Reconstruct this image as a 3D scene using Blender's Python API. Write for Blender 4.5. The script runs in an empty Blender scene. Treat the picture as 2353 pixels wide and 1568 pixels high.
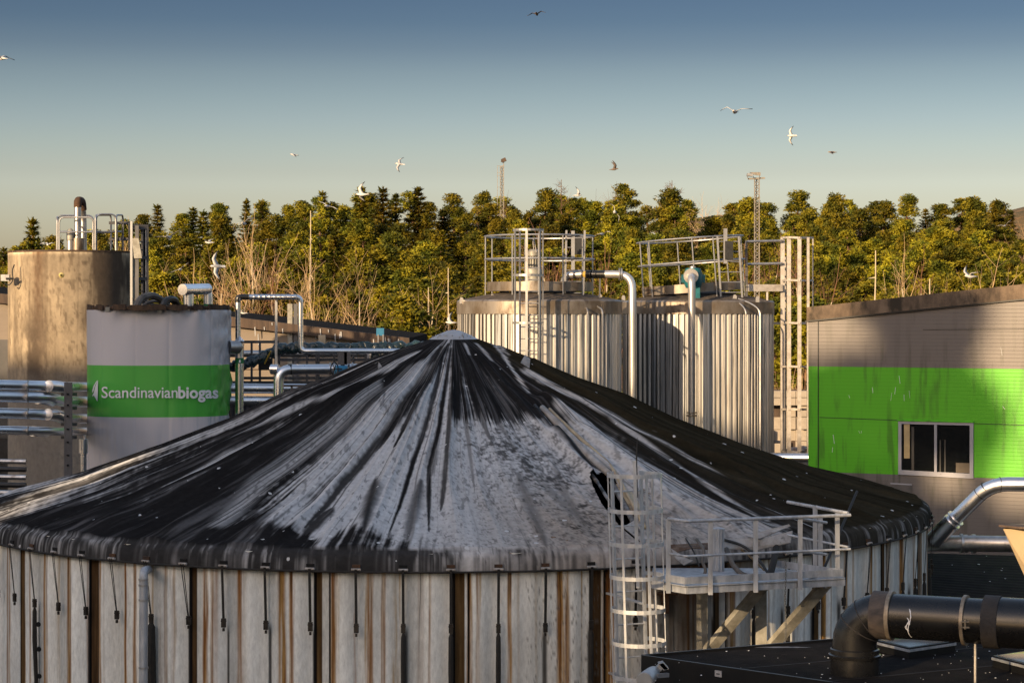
import bpy, math, random
import numpy as np
from mathutils import Vector, Matrix, Euler
random.seed(7)
R_ = math.radians
SC = bpy.context.scene
COL = SC.collection
# ------------------------------------------------------------------ camera, world, sun, exposure
FPX, CX, HY = 4742.0, 1176.0, 719.0        # focal length, centre column, horizon row in 2352-px units
cam_d = bpy.data.cameras.new('camera'); cam = bpy.data.objects.new('camera', cam_d); COL.objects.link(cam)
cam.location = (0, 0, 0); cam.rotation_euler = (R_(90), 0, 0)
cam_d.sensor_width = 36; cam_d.lens = 36*FPX/2352; cam_d.shift_y = -(784-HY)/2352
cam_d.clip_start = 0.5; cam_d.clip_end = 6000
SC.camera = cam
SUN_AZ, SUN_EL = 38.0, 15.0
SH = Vector((-math.sin(R_(SUN_AZ)), -math.cos(R_(SUN_AZ)), 0))
SDIR = Vector((SH.x*math.cos(R_(SUN_EL)), SH.y*math.cos(R_(SUN_EL)), math.sin(R_(SUN_EL))))
W = bpy.data.worlds.new('World'); SC.world = W; W.use_nodes = True
wn = W.node_tree; wn.nodes.clear()
sky = wn.nodes.new('ShaderNodeTexSky'); sky.sky_type = 'NISHITA'; sky.sun_disc = False
sky.sun_elevation = R_(SUN_EL); sky.sun_rotation = R_(180+SUN_AZ); sky.air_density = 1.0; sky.dust_density = 1.5; sky.ozone_density = 1.0
tc = wn.nodes.new('ShaderNodeTexCoord'); sp = wn.nodes.new('ShaderNodeSeparateXYZ'); rp = wn.nodes.new('ShaderNodeValToRGB')
mr = wn.nodes.new('ShaderNodeMapRange'); mr.inputs['From Min'].default_value = 0; mr.inputs['From Max'].default_value = 0.5
mx = wn.nodes.new('ShaderNodeMix'); mx.data_type = 'RGBA'; mx.blend_type = 'MULTIPLY'; mx.inputs[0].default_value = 1
bg = wn.nodes.new('ShaderNodeBackground'); bg.inputs['Strength'].default_value = 0.14
wo = wn.nodes.new('ShaderNodeOutputWorld')
L = wn.links.new
L(tc.outputs['Generated'], sp.inputs[0]); L(sp.outputs['Z'], mr.inputs['Value']); L(mr.outputs[0], rp.inputs[0])
L(sky.outputs[0], mx.inputs[6]); L(rp.outputs[0], mx.inputs[7]); L(mx.outputs[2], bg.inputs['Color']); L(bg.outputs[0], wo.inputs['Surface'])
cr = rp.color_ramp
SKYRAMP = [(0.0, (0.6681, 0.5904, 0.6052)), (0.123, (0.6363, 0.5904, 0.6371)), (0.1356, (0.586, 0.5378, 0.5717)), (0.1589, (0.5243, 0.5019, 0.537)), (0.1831, (0.4549, 0.4494, 0.4991)), (0.2073, (0.3836, 0.3891, 0.4363)), (0.2306, (0.317, 0.3268, 0.3729)), (0.2548, (0.2295, 0.2487, 0.3068)), (0.279, (0.1708, 0.2021, 0.269)), (0.3003, (0.1518, 0.1826, 0.2517)), (0.42, (0.42, 0.385, 0.385)), (1.0, (1.55, 1.31, 1.16))]
cr.elements[0].position = 0; cr.elements[0].color = (*SKYRAMP[0][1], 1)
cr.elements[1].position = 1; cr.elements[1].color = (*SKYRAMP[-1][1], 1)
for p, c in SKYRAMP[1:-1]:
    e = cr.elements.new(p); e.color = (*c, 1)
sd = bpy.data.lights.new('sun', 'SUN'); sd.energy = 5.0; sd.angle = R_(0.5); sd.color = (1.0, .72, .42)
so = bpy.data.objects.new('sun', sd); COL.objects.link(so)
so.rotation_euler = SDIR.to_track_quat('Z', 'Y').to_euler()
SC.view_settings.view_transform = 'Standard'; SC.view_settings.look = 'None'
SC.view_settings.gamma = 1; SC.view_settings.exposure = 0.62
SC.cycles.max_bounces = 5; SC.cycles.diffuse_bounces = 3; SC.cycles.glossy_bounces = 3; SC.cycles.caustics_reflective = False; SC.cycles.caustics_refractive = False

# ------------------------------------------------------------------ helpers
def Q(x, y, Y):                            # a point at depth Y metres, seen at (x, y)
    return Vector(((x-CX)/FPX*Y, Y, (HY-y)/FPX*Y))
def px(n, Y): return n/FPX*Y               # n picture units as metres at depth Y
class MB:
    def __init__(s): s.v = []; s.f = []; s.c = None
    def add(s, vs, fs):
        o = len(s.v); s.v += [tuple(p) for p in vs]; s.f += [tuple(i+o for i in f) for f in fs]; return s
    def box(s, c, size, rz=0, M=None):
        hx, hy, hz = [q/2 for q in size]
        vs = [Vector((a*hx, b*hy, d*hz)) for a in (-1, 1) for b in (-1, 1) for d in (-1, 1)]
        m = M if M else Matrix.Rotation(rz, 3, 'Z')
        vs = [m @ p + Vector(c) for p in vs]
        return s.add(vs, [(0,1,3,2),(4,6,7,5),(0,4,5,1),(2,3,7,6),(0,2,6,4),(1,5,7,3)])
    def bar(s, a, b, w, h=None, up=(0,0,1)):
        a = Vector(a); b = Vector(b); h = h or w; d = (b-a).normalized(); u = Vector(up)
        if abs(d.dot(u)) > .98: u = Vector((0, 1, 0))
        x = d.cross(u).normalized(); u = x.cross(d)
        vs = []
        for p in (a, b):
            for i, j in ((-1,-1),(1,-1),(1,1),(-1,1)): vs.append(p + x*i*w/2 + u*j*h/2)
        return s.add(vs, [(0,3,2,1),(4,5,6,7),(0,1,5,4),(1,2,6,5),(2,3,7,6),(3,0,4,7)])
    def tube(s, pts, r, n=8, cap=True, closed=False):
        pts = [Vector(p) for p in pts]; m = len(pts)
        rs = r if isinstance(r, (list, tuple)) else [r]*m
        t0 = (pts[1]-pts[0]).normalized(); ref = Vector((0,0,1)) if abs(t0.z) < .9 else Vector((1,0,0))
        x = t0.cross(ref).normalized(); vs = []
        for i in range(m):
            if closed: t = (pts[(i+1) % m]-pts[i-1]).normalized()
            else: t = (pts[min(i+1, m-1)]-pts[max(i-1, 0)]).normalized()
            x = (x - t*x.dot(t)).normalized(); y = t.cross(x)
            for k in range(n):
                a = 2*math.pi*k/n; vs.append(pts[i] + (x*math.cos(a)+y*math.sin(a))*rs[i])
        fs = []
        for i in range(m if closed else m-1):
            j = (i+1) % m
            for k in range(n): fs.append((i*n+k, i*n+(k+1) % n, j*n+(k+1) % n, j*n+k))
        if cap and not closed:
            fs.append(tuple(reversed(range(n)))); fs.append(tuple((m-1)*n+k for k in range(n)))
        return s.add(vs, fs)
    def prism(s, poly, vec):
        n = len(poly); vec = Vector(vec); vs = [Vector(p) for p in poly]; vs += [p+vec for p in vs]
        fs = [tuple(range(n)), tuple(reversed(range(n, 2*n)))] + [(i, (i+1) % n + 0, (i+1) % n + n, i+n)[::-1] for i in range(n)]
        return s.add(vs, fs)
    def lathe(s, c, prof, n=32, a0=0, a1=2*math.pi, M=None):
        c = Vector(c); full = abs(a1-a0-2*math.pi) < 1e-6; m = n if full else n+1; vs = []
        for r, z in prof:
            for k in range(m):
                a = a0+(a1-a0)*k/n; p = Vector((r*math.sin(a), -r*math.cos(a), z))
                if M: p = M @ p
                vs.append(p+c)
        fs = []
        for i in range(len(prof)-1):
            for k in range(n):
                k2 = (k+1) % m; fs.append((i*m+k, i*m+k2, (i+1)*m+k2, (i+1)*m+k))
        return s.add(vs, fs)
    def build(s, name, mat, parent=None, smooth=False, off=None, angle=40):
        o = Vector(off) if off is not None else (Vector(parent['_loc']) if parent is not None and '_loc' in parent else Vector((0,0,0)))
        me = bpy.data.meshes.new(name)
        me.from_pydata([(p[0]-o.x, p[1]-o.y, p[2]-o.z) for p in s.v], [], s.f)
        if smooth:
            me.polygons.foreach_set('use_smooth', [True]*len(me.polygons))
            if angle < 180 and hasattr(me, 'set_sharp_from_angle'): me.set_sharp_from_angle(angle=R_(angle))
        me.update()
        if mat: me.materials.append(mat)
        ob = bpy.data.objects.new(name, me); COL.objects.link(ob)
        if parent is not None:
            ob.parent = parent; ob['_loc'] = tuple(o) if '_loc' in parent else (0,0,0)
        elif off is not None: ob.location = o; ob['_loc'] = tuple(o)
        return ob
def sub(parent_obj):                        # sub-part meshes sit in the same local frame as their part
    return parent_obj
def thing(name, label, cat, loc, group=None):
    o = bpy.data.objects.new(name, None); COL.objects.link(o); o.location = loc; o.empty_display_size = .2
    o['label'] = label; o['category'] = cat; o['_loc'] = tuple(loc)
    if group: o['group'] = group
    return o
def tag(o, label, cat, group=None, kind=None):
    if label: o['label'] = label
    if cat: o['category'] = cat
    if group: o['group'] = group
    if kind: o['kind'] = kind
    return o
def solo(mb, name, mat, label, cat, loc, smooth=True, group=None, angle=40):
    return tag(mb.build(name, mat, None, smooth, off=loc, angle=angle), label, cat, group)
def bend(pts, r, n=6):                      # rounds the corners of a polyline
    pts = [Vector(p) for p in pts]; out = [pts[0]]
    for i in range(1, len(pts)-1):
        a, b, c = pts[i-1], pts[i], pts[i+1]; d1 = (a-b); d2 = (c-b)
        rr = min(r, d1.length*.49, d2.length*.49); p0 = b+d1.normalized()*rr; p1 = b+d2.normalized()*rr
        for k in range(n+1):
            t = k/n; out.append(p0*(1-t)**2 + b*2*t*(1-t) + p1*t*t)
    out.append(pts[-1]); return out
def ring(c, r, n=40, a0=0, a1=2*math.pi, M=None):
    o = []
    for k in range(n+1):
        a = a0+(a1-a0)*k/n; p = Vector((r*math.sin(a), -r*math.cos(a), 0))
        o.append((M @ p if M else p)+Vector(c))
    return o
def hash2(ix, iy, seed):
    h = (ix.astype(np.int64)*374761393 + iy.astype(np.int64)*668265263 + seed*1274126177) & 0x7fffffff
    h = ((h ^ (h >> 13))*1274126177) & 0x7fffffff
    return ((h ^ (h >> 16)) & 0xffffff)/float(0xffffff)
def vn(x, y, seed=0):
    x = np.asarray(x, float); y = np.asarray(y, float); x, y = np.broadcast_arrays(x, y)
    ix = np.floor(x); iy = np.floor(y); fx = x-ix; fy = y-iy; fx = fx*fx*(3-2*fx); fy = fy*fy*(3-2*fy)
    a = hash2(ix, iy, seed); b = hash2(ix+1, iy, seed); c = hash2(ix, iy+1, seed); d = hash2(ix+1, iy+1, seed)
    return (a*(1-fx)+b*fx)*(1-fy)+(c*(1-fx)+d*fx)*fy
def fbm(x, y, seed=0, o=4, g=.5):
    s = 0; a = 1; t = 0
    for i in range(o):
        s = s+a*vn(x*2**i, y*2**i, seed+i*17); t += a; a *= g
    return s/t
def sst(a, b, x): t = np.clip((x-a)/(b-a), 0, 1); return t*t*(3-2*t)

# ------------------------------------------------------------------ materials
def nmat(name):
    m = bpy.data.materials.new(name); m.use_nodes = True; nt = m.node_tree
    return m, nt, nt.nodes['Principled BSDF'], nt.links.new
def M(name, c, rough=.6, metal=0.0, c2=None, scale=3.0, stretch=(1,1,1), lo=.35, hi=.65, detail=5, bump=0.0, bscale=30.0, rv=.0, c3=None, s3=8.0, st3=(1,1,1), t3=(.6,.7), spec=None):
    m, nt, b, lk = nmat(name)
    b.inputs['Roughness'].default_value = rough; b.inputs['Metallic'].default_value = metal
    if spec is not None: b.inputs['Specular IOR Level'].default_value = spec
    tcn = nt.nodes.new('ShaderNodeTexCoord')
    def noise(sc, st, det=detail):
        mp = nt.nodes.new('ShaderNodeMapping'); mp.inputs['Scale'].default_value = st
        nz = nt.nodes.new('ShaderNodeTexNoise'); nz.inputs['Scale'].default_value = sc; nz.inputs['Detail'].default_value = det; nz.inputs['Roughness'].default_value = .6
        lk(tcn.outputs['Object'], mp.inputs[0]); lk(mp.outputs[0], nz.inputs['Vector']); return nz
    c2 = c2 or tuple(q*.7 for q in c)
    nz = noise(scale, stretch); r1 = nt.nodes.new('ShaderNodeMapRange'); r1.inputs['From Min'].default_value = lo; r1.inputs['From Max'].default_value = hi
    lk(nz.outputs['Fac'], r1.inputs['Value'])
    mxn = nt.nodes.new('ShaderNodeMix'); mxn.data_type = 'RGBA'; mxn.inputs[6].default_value = (*c, 1); mxn.inputs[7].default_value = (*c2, 1)
    lk(r1.outputs[0], mxn.inputs[0]); out = mxn.outputs[2]
    if c3:
        n3 = noise(s3, st3); r3 = nt.nodes.new('ShaderNodeMapRange'); r3.inputs['From Min'].default_value = t3[0]; r3.inputs['From Max'].default_value = t3[1]
        lk(n3.outputs['Fac'], r3.inputs['Value']); m3 = nt.nodes.new('ShaderNodeMix'); m3.data_type = 'RGBA'; m3.inputs[7].default_value = (*c3, 1)
        lk(r3.outputs[0], m3.inputs[0]); lk(out, m3.inputs[6]); out = m3.outputs[2]
    lk(out, b.inputs['Base Color'])
    if rv:
        r2 = nt.nodes.new('ShaderNodeMapRange'); r2.inputs['To Min'].default_value = rough-rv; r2.inputs['To Max'].default_value = rough+rv
        r2.inputs['From Min'].default_value = .3; r2.inputs['From Max'].default_value = .7
        lk(nz.outputs['Fac'], r2.inputs['Value']); lk(r2.outputs[0], b.inputs['Roughness'])
    if bump:
        nb = noise(bscale, (1,1,1), 3); bp = nt.nodes.new('ShaderNodeBump'); bp.inputs['Strength'].default_value = bump; bp.inputs['Distance'].default_value = .02
        lk(nb.outputs['Fac'], bp.inputs['Height']); lk(bp.outputs[0], b.inputs['Normal'])
    return m
def attr_mat(name, rough=.7, metal=0.0, fine=.25, fscale=18, fstretch=(1,1,1), spots=0.0, spot_scale=9.0, bump=.3, spec=.3):
    m, nt, b, lk = nmat(name)
    b.inputs['Roughness'].default_value = rough; b.inputs['Metallic'].default_value = metal; b.inputs['Specular IOR Level'].default_value = spec
    at = nt.nodes.new('ShaderNodeAttribute'); at.attribute_name = 'surface_tone'
    tcn = nt.nodes.new('ShaderNodeTexCoord'); mp = nt.nodes.new('ShaderNodeMapping'); mp.inputs['Scale'].default_value = fstretch
    nz = nt.nodes.new('ShaderNodeTexNoise'); nz.inputs['Scale'].default_value = fscale; nz.inputs['Detail'].default_value = 6; nz.inputs['Roughness'].default_value = .7
    lk(tcn.outputs['Object'], mp.inputs[0]); lk(mp.outputs[0], nz.inputs['Vector'])
    r1 = nt.nodes.new('ShaderNodeMapRange'); r1.inputs['From Min'].default_value = .3; r1.inputs['From Max'].default_value = .7
    r1.inputs['To Min'].default_value = 1-fine; r1.inputs['To Max'].default_value = 1+fine*.6
    lk(nz.outputs['Fac'], r1.inputs['Value'])
    mm = nt.nodes.new('ShaderNodeVectorMath'); mm.operation = 'SCALE'; lk(at.outputs['Color'], mm.inputs[0]); lk(r1.outputs[0], mm.inputs['Scale'])
    out = mm.outputs[0]
    if spots:
        vo = nt.nodes.new('ShaderNodeTexVoronoi'); vo.inputs['Scale'].default_value = spot_scale; lk(tcn.outputs['Object'], vo.inputs['Vector'])
        n2 = nt.nodes.new('ShaderNodeTexNoise'); n2.inputs['Scale'].default_value = spot_scale*3; lk(tcn.outputs['Object'], n2.inputs['Vector'])
        sc_ = nt.nodes.new('ShaderNodeSeparateColor'); lk(vo.outputs['Color'], sc_.inputs[0])
        # spot radius differs from cell to cell, most cells have none
        mr1 = nt.nodes.new('ShaderNodeMapRange'); mr1.inputs['From Min'].default_value = 1-spots; mr1.inputs['From Max'].default_value = 1; mr1.inputs['To Min'].default_value = 0; mr1.inputs['To Max'].default_value = .3
        lk(sc_.outputs[0], mr1.inputs['Value'])
        ad = nt.nodes.new('ShaderNodeMath'); ad.operation = 'MULTIPLY'; lk(vo.outputs['Distance'], ad.inputs[0]); 
        mr2 = nt.nodes.new('ShaderNodeMapRange'); mr2.inputs['To Min'].default_value = .3; mr2.inputs['To Max'].default_value = 1.9; lk(n2.outputs['Fac'], mr2.inputs['Value']); lk(mr2.outputs[0], ad.inputs[1])
        lt = nt.nodes.new('ShaderNodeMath'); lt.operation = 'LESS_THAN'; lk(ad.outputs[0], lt.inputs[0]); lk(mr1.outputs[0], lt.inputs[1])
        ms = nt.nodes.new('ShaderNodeMix'); ms.data_type = 'RGBA'; ms.inputs[7].default_value = (.55, .56, .57, 1)
        lk(lt.outputs[0], ms.inputs[0]); lk(out, ms.inputs[6]); out = ms.outputs[2]
    lk(out, b.inputs['Base Color'])
    if bump:
        bp = nt.nodes.new('ShaderNodeBump'); bp.inputs['Strength'].default_value = bump; bp.inputs['Distance'].default_value = .02
        lk(nz.outputs['Fac'], bp.inputs['Height']); lk(bp.outputs[0], b.inputs['Normal'])
    return m
def set_attr(ob, cols):
    me = ob.data; a = me.attributes.new('surface_tone', 'FLOAT_COLOR', 'POINT')
    c = np.ones((len(me.vertices), 4), np.float32); c[:, :3] = cols; a.data.foreach_set('color', c.ravel())

mt = {}
mt['galv'] = M('galvanised_steel', (.50,.50,.50), .42, .75, (.30,.30,.31), 7, (1,1,.3), c3=(.16,.12,.09), s3=3, t3=(.62,.75), rv=.1, bump=.05)
mt['galv_matt'] = M('galvanised_matt', (.52,.54,.57), .5, .30, (.30,.32,.35), 9, (1,1,.25), c3=(.22,.18,.15), s3=5, t3=(.6,.8), bump=.1)
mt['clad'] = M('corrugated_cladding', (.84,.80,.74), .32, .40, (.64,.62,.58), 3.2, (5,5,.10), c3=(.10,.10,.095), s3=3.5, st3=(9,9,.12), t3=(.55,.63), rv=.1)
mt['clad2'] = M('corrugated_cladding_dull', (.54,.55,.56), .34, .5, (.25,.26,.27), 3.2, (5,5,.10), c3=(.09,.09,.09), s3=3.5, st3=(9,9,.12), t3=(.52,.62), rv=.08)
mt['clad_fold_shade'] = M('shaded_cladding_fold', (.10,.095,.09), .6, .2, (.04,.04,.04), 3.2, (5,5,.10))  # fold shade put into the colour, one slope of every rib
mt['band'] = M('stained_steel_band', (.36,.32,.28), .38, .6, (.18,.14,.10), 2.2, (1,1,.5), c3=(.07,.045,.03), s3=2.6, st3=(1,1,.4), t3=(.55,.7), rv=.1)
mt['chrome'] = M('polished_steel_jacket', (.90,.90,.91), .30, 1.0, (.76,.76,.78), 3, rv=.05, bump=.015, bscale=6, c3=(.25,.22,.2), s3=5, t3=(.66,.8))
mt['chrome2'] = M('dull_steel_jacket', (.62,.60,.58), .36, .95, (.42,.40,.38), 4, rv=.06, bump=.03, bscale=7, c3=(.2,.15,.12), s3=4, t3=(.62,.8))
mt['whitepipe'] = M('stainless_pipe', (.70,.67,.63), .33, .75, (.5,.47,.44), 3, (1,1,.4), rv=.06)
mt['rust'] = M('rusty_steel', (.10,.05,.025), .85, .1, (.03,.02,.015), 6, bump=.5)
mt['domerust'] = M('weathered_tank_roof', (.10,.075,.055), .9, .0, (.03,.025,.02), 5, bump=.7, c3=(.25,.2,.16), s3=12, t3=(.62,.72))
mt['dark'] = M('dark_painted_steel', (.035,.036,.04), .5, .3, (.02,.02,.02), 5)
mt['greybeam'] = M('grey_painted_steel', (.11,.11,.12), .55, .2, (.07,.07,.075), 4, (1,1,.3), c3=(.05,.04,.03), t3=(.6,.8))
mt['black_rubber'] = M('black_rubber', (.012,.012,.012), .6, 0, (.02,.02,.02), 9)
mt['strap'] = M('black_strap', (.010,.009,.008), .8, 0, (.02,.018,.015), 12)
mt['interior'] = M('dark_interior', (.006,.006,.006), .95, 0, (.004,.004,.004), 2)
mt['pvc'] = M('grey_plastic_rod', (.42,.40,.38), .6, 0, (.2,.17,.14), 8)
mt['buckle'] = M('ratchet_steel', (.05,.045,.04), .45, .6, (.02,.015,.012), 15)
mt['motor'] = M('grey_motor_paint', (.36,.35,.31), .5, .1, (.2,.19,.16), 6)
mt['yellow'] = M('yellow_paint', (.55,.36,.05), .6)
mt['teal'] = M('teal_valve_paint', (.02,.16,.19), .45, .1, (.01,.09,.11), 8)
mt['bluebox'] = M('blue_paint', (.03,.20,.36), .5, .1, (.02,.15,.28), 8)
mt['wood'] = M('weathered_timber', (.10,.06,.035), .9, 0, (.03,.02,.015), 6, (1,1,.3), bump=.4)
mt['hose'] = M('dusty_grey_hose', (.16,.14,.12), .6, .1, (.08,.07,.06), 5, bump=.3, bscale=40)
mt['greenlabel'] = M('green_label', (.02,.20,.06), .5)
mt['white'] = M('white_print', (.82,.83,.86), .6, 0, (.76,.77,.8), 4)
mt['tealwrap'] = M('teal_plastic_wrap', (.008,.022,.026), .25, 0, (.03,.065,.075), 5, lo=.45, hi=.75, bump=1.0, bscale=14, spec=.8)
mt['blackpipe'] = M('black_plastic_pipe', (.007,.007,.008), .27, 0, (.011,.011,.011), 4, rv=.04, c3=(.035,.03,.028), s3=12, st3=(1,1,1), t3=(.70,.82), spec=.6)
mt['sleeve'] = M('worn_rubber_sleeve', (.11,.085,.07), .75, 0, (.05,.042,.038), 7, (.4,2,2), bump=.6, bscale=18)
mt['sleeve_dark'] = M('dark_rubber_sleeve', (.022,.020,.020), .8, 0, (.035,.03,.028), 8, bump=.6, bscale=18)
mt['clamp'] = M('clamp_steel', (.40,.34,.26), .45, .4, (.2,.16,.12), 8)
mt['felt'] = M('black_roofing_felt', (.012,.011,.011), .85, 0, (.020,.018,.017), 2.5, c3=(.03,.026,.022), s3=7, t3=(.6,.7), bump=.6, bscale=60, spec=.03)
mt['felt_edge2'] = M('felt_lap_tar', (.022,.02,.02), .7, 0, (.012,.011,.011), 5, spec=.1)
mt['felt_edge'] = M('black_metal_edging', (.008,.008,.009), .4, .2, (.012,.012,.012), 4, spec=.5)
mt['render_wall'] = M('painted_plaster', (.42,.37,.31), .8, 0, (.35,.30,.26), 2, (1,1,.3))
mt['hopper'] = M('tan_hopper_paint', (.42,.32,.19), .6, 0, (.36,.27,.16), 2)
mt['darkroof'] = M('dark_ribbed_roof', (.018,.018,.019), .7, 0, (.028,.027,.026), 3, spec=.05)
mt['glass'] = M('window_glass', (.008,.009,.010), .06, 0, (.01,.011,.012), 1, spec=.7)
mt['winframe'] = M('grey_window_frame', (.36,.36,.40), .5, .1, (.32,.32,.36), 3)
mt['curtain'] = M('cream_blind', (.5,.38,.20), .8)
mt['block'] = M('cream_concrete_block', (.42,.36,.29), .85, 0, (.32,.28,.23), 3, bump=.3)
mt['bag'] = M('orange_sack', (.45,.20,.09), .7, 0, (.5,.42,.34), 4)
mt['fascia'] = M('brown_fascia', (.10,.065,.045), .8, 0, (.05,.035,.027), 2.5, (2,2,.3), c3=(.16,.11,.08), s3=2, st3=(2,2,.2), t3=(.6,.7))
mt['flood'] = M('floodlight_housing', (.45,.46,.47), .4, .5, (.33,.33,.34), 8)
mt['lens'] = M('floodlight_glass', (.35,.36,.36), .12, 0, (.3,.31,.3), 4)
mt['chain'] = M('chain_steel', (.30,.30,.29), .4, .8)
mt['rope'] = M('dirty_rope', (.20,.15,.08), .9, 0, (.1,.07,.04), 20, bump=.5)
mt['mast'] = M('mast_steel', (.32,.29,.25), .6, .3, (.2,.18,.15), 8)
mt['skylight'] = M('skylight_dome', (.04,.06,.08), .10, 0, (.06,.08,.10), 2, spec=.8)
mt['plaque'] = M('white_plaque', (.45,.45,.46), .5)
mt['ink'] = M('grey_ink', (.1,.1,.11), .6)
mt['trunk_pine'] = M('pine_bark', (.20,.11,.055), .9, 0, (.09,.055,.03), 2, (1,1,.3))
mt['trunk_pale'] = M('birch_bark', (.50,.42,.30), .85, 0, (.30,.24,.16), 1.2, (1,1,.6), lo=.5, hi=.6)
mt['twigs'] = M('bare_twigs', (.46,.34,.19), .9, 0, (.34,.22,.12), 1.0)
mt['twigs_red'] = M('reddish_twigs', (.20,.095,.055), .9, 0, (.13,.07,.045), 1.0)
def leafmat(name, c, c2):
    m, nt, b, lk = nmat(name)
    oi = nt.nodes.new('ShaderNodeObjectInfo'); ge = nt.nodes.new('ShaderNodeNewGeometry')
    nz = nt.nodes.new('ShaderNodeTexNoise'); nz.inputs['Scale'].default_value = .75; nz.inputs['Detail'].default_value = 3
    lk(ge.outputs['Position'], nz.inputs['Vector'])
    mi = nt.nodes.new('ShaderNodeMix'); mi.data_type = 'RGBA'; mi.inputs[6].default_value = (*c, 1); mi.inputs[7].default_value = (*c2, 1)
    ra = nt.nodes.new('ShaderNodeMapRange'); ra.inputs['From Min'].default_value = .40; ra.inputs['From Max'].default_value = .58; lk(nz.outputs['Fac'], ra.inputs['Value'])
    lk(ra.outputs[0], mi.inputs[0])
    hs = nt.nodes.new('ShaderNodeHueSaturation'); lk(mi.outputs[2], hs.inputs['Color'])
    r1 = nt.nodes.new('ShaderNodeMapRange'); r1.inputs['To Min'].default_value = .485; r1.inputs['To Max'].default_value = .512; lk(oi.outputs['Random'], r1.inputs['Value']); lk(r1.outputs[0], hs.inputs['Hue'])
    r2 = nt.nodes.new('ShaderNodeMapRange'); r2.inputs['To Min'].default_value = .62; r2.inputs['To Max'].default_value = 1.4; lk(oi.outputs['Random'], r2.inputs['Value']); lk(r2.outputs[0], hs.inputs['Value'])
    lk(hs.outputs[0], b.inputs['Base Color']); b.inputs['Roughness'].default_value = .7; b.inputs['Specular IOR Level'].default_value = .2
    return m
mt['pine'] = leafmat('pine_needles', (.215,.180,.010), (.060,.070,.006))
mt['spruce'] = leafmat('spruce_needles', (.17,.135,.008), (.05,.06,.006))
# ------------------------------------------------------------------ ground and hill
GZ = -11.0
g = MB().add([(-3000,-3000,GZ),(3000,-3000,GZ),(3000,3000,GZ),(-3000,3000,GZ)], [(0,1,2,3)])
tag(g.build('ground', M('ground_asphalt', (.06,.055,.05), .9, 0, (.04,.038,.035), .8)), None, None, kind='structure')
SKX = [-1200,-300,0,40,75,110,160,260,330,400,500,600,700,830,900,960,1060,1240,1330,1480,1560,1640,1700,1800,1930,2000,2100,2250,2352,2700,3600]
SKY_ = [600,560,560,545,512,545,540,505,488,478,470,456,450,436,442,441,454,446,456,450,444,484,464,466,460,474,466,464,480,480,480]
def skyline(x): return np.interp(x, SKX, SKY_)
Y0, Y1 = 128.0, 248.0
def treetop_row(x, Y):                       # picture row of the average treetop at depth Y
    f = np.clip((Y-Y0)/(Y1-Y0), 0, 1); s = skyline(x)
    return 705+(s-705)*f**.85
def hill_z(X, Y):
    x = CX+X/Y*FPX; top = (HY-treetop_row(x, np.clip(Y, Y0, Y1)))/FPX*np.clip(Y, Y0, Y1)
    z = top-11.0
    f = np.clip((Y-100)/28, 0, 1); z = GZ-.3+(z-GZ+.3)*f*f*(3-2*f)
    rr = np.interp(x, [-2000,1500,1560,1640,1700,1760,2080,2130,2200,2215,2245,2285,2310,2352,2420,3600], [640,560,512,492,500,540,540,530,515,486,482,505,490,480,490,560])
    zr = (HY-rr)/FPX*300
    k = np.clip((Y-252)/45, 0, 1); k = k*k*(3-2*k)
    z = z*(1-k)+zr*k
    k2 = np.clip((Y-310)/300, 0, 1)
    return z*(1-k2)+(GZ-.5)*k2 + (fbm(X*.12, Y*.12, 5)-.5)*1.6*np.clip((Y-115)/30, 0, 1)
gx = np.linspace(-260, 260, 261); gy = np.concatenate([np.linspace(98, 320, 112), np.linspace(330, 640, 14)])
GX, GY = np.meshgrid(gx, gy); GX = GX*(GY/200.0); HZ = hill_z(GX, GY)
hb = MB(); nx = len(gx)
hb.add(np.stack([GX.ravel(), GY.ravel(), HZ.ravel()], 1).tolist(), [(j*nx+i, j*nx+i+1, (j+1)*nx+i+1, (j+1)*nx+i) for j in range(len(gy)-1) for i in range(nx-1)])
tag(hb.build('hill', M('dry_hillside', (.12,.08,.035), .95, 0, (.06,.05,.018), .35, c3=(.20,.11,.045), s3=.8, t3=(.5,.65), bump=1.0, bscale=3), None, True, angle=180), None, None, kind='structure')

# ------------------------------------------------------------------ the big domed tank
TX, TY, TR = -1.158, 41.0, 9.29
PR = [0,.5,1.1,1.7,2.5,3.4,4.4,5.7,7.3,8.6,9.12,9.24,9.30,9.31]
PZ = [-.36,-.52,-.74,-.98,-1.36,-1.70,-2.18,-2.68,-3.22,-3.54,-3.64,-3.72,-3.84,-3.96]
def tilt(X): return .0036*(X-TX)
def cone_z(r): return np.interp(r, PR, PZ)
def TP(t, r, z): return Vector((TX+r*math.sin(t), TY-r*math.cos(t), z+tilt(TX+r*math.sin(t))))
def hit(x, y):
    Y = np.linspace(31.6, 50.5, 4000); X = (x-CX)/FPX*Y; Z = (HY-y)/FPX*Y
    r = np.hypot(X-TX, Y-TY); f = Z-(np.interp(r, PR[:11], PZ[:11])+tilt(X)); f[r > 9.12] = 9
    k = np.where(f < 0)[0]
    k = k[0] if len(k) else int(np.argmin(f))
    return math.atan2(X[k]-TX, TY-Y[k]), float(r[k])
def on_cone(x, y, lift=0.0):
    t, r = hit(x, y); return TP(t, r, float(cone_z(r))+lift)
tank = thing('digester_tank', 'huge round tank with grimy black and grey membrane cone roof and rust streaked walls', 'storage tank', (TX, TY, GZ))
ts = np.concatenate([np.linspace(-math.pi, -2.05, 60)[:-1], np.linspace(-2.05, 2.05, 1900), np.linspace(2.05, math.pi, 60)[1:]])
rs = np.concatenate([np.linspace(.42, 2, 22)[:-1], np.linspace(2, 8.6, 140)[:-1], np.linspace(8.6, 9.12, 14)])
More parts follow.
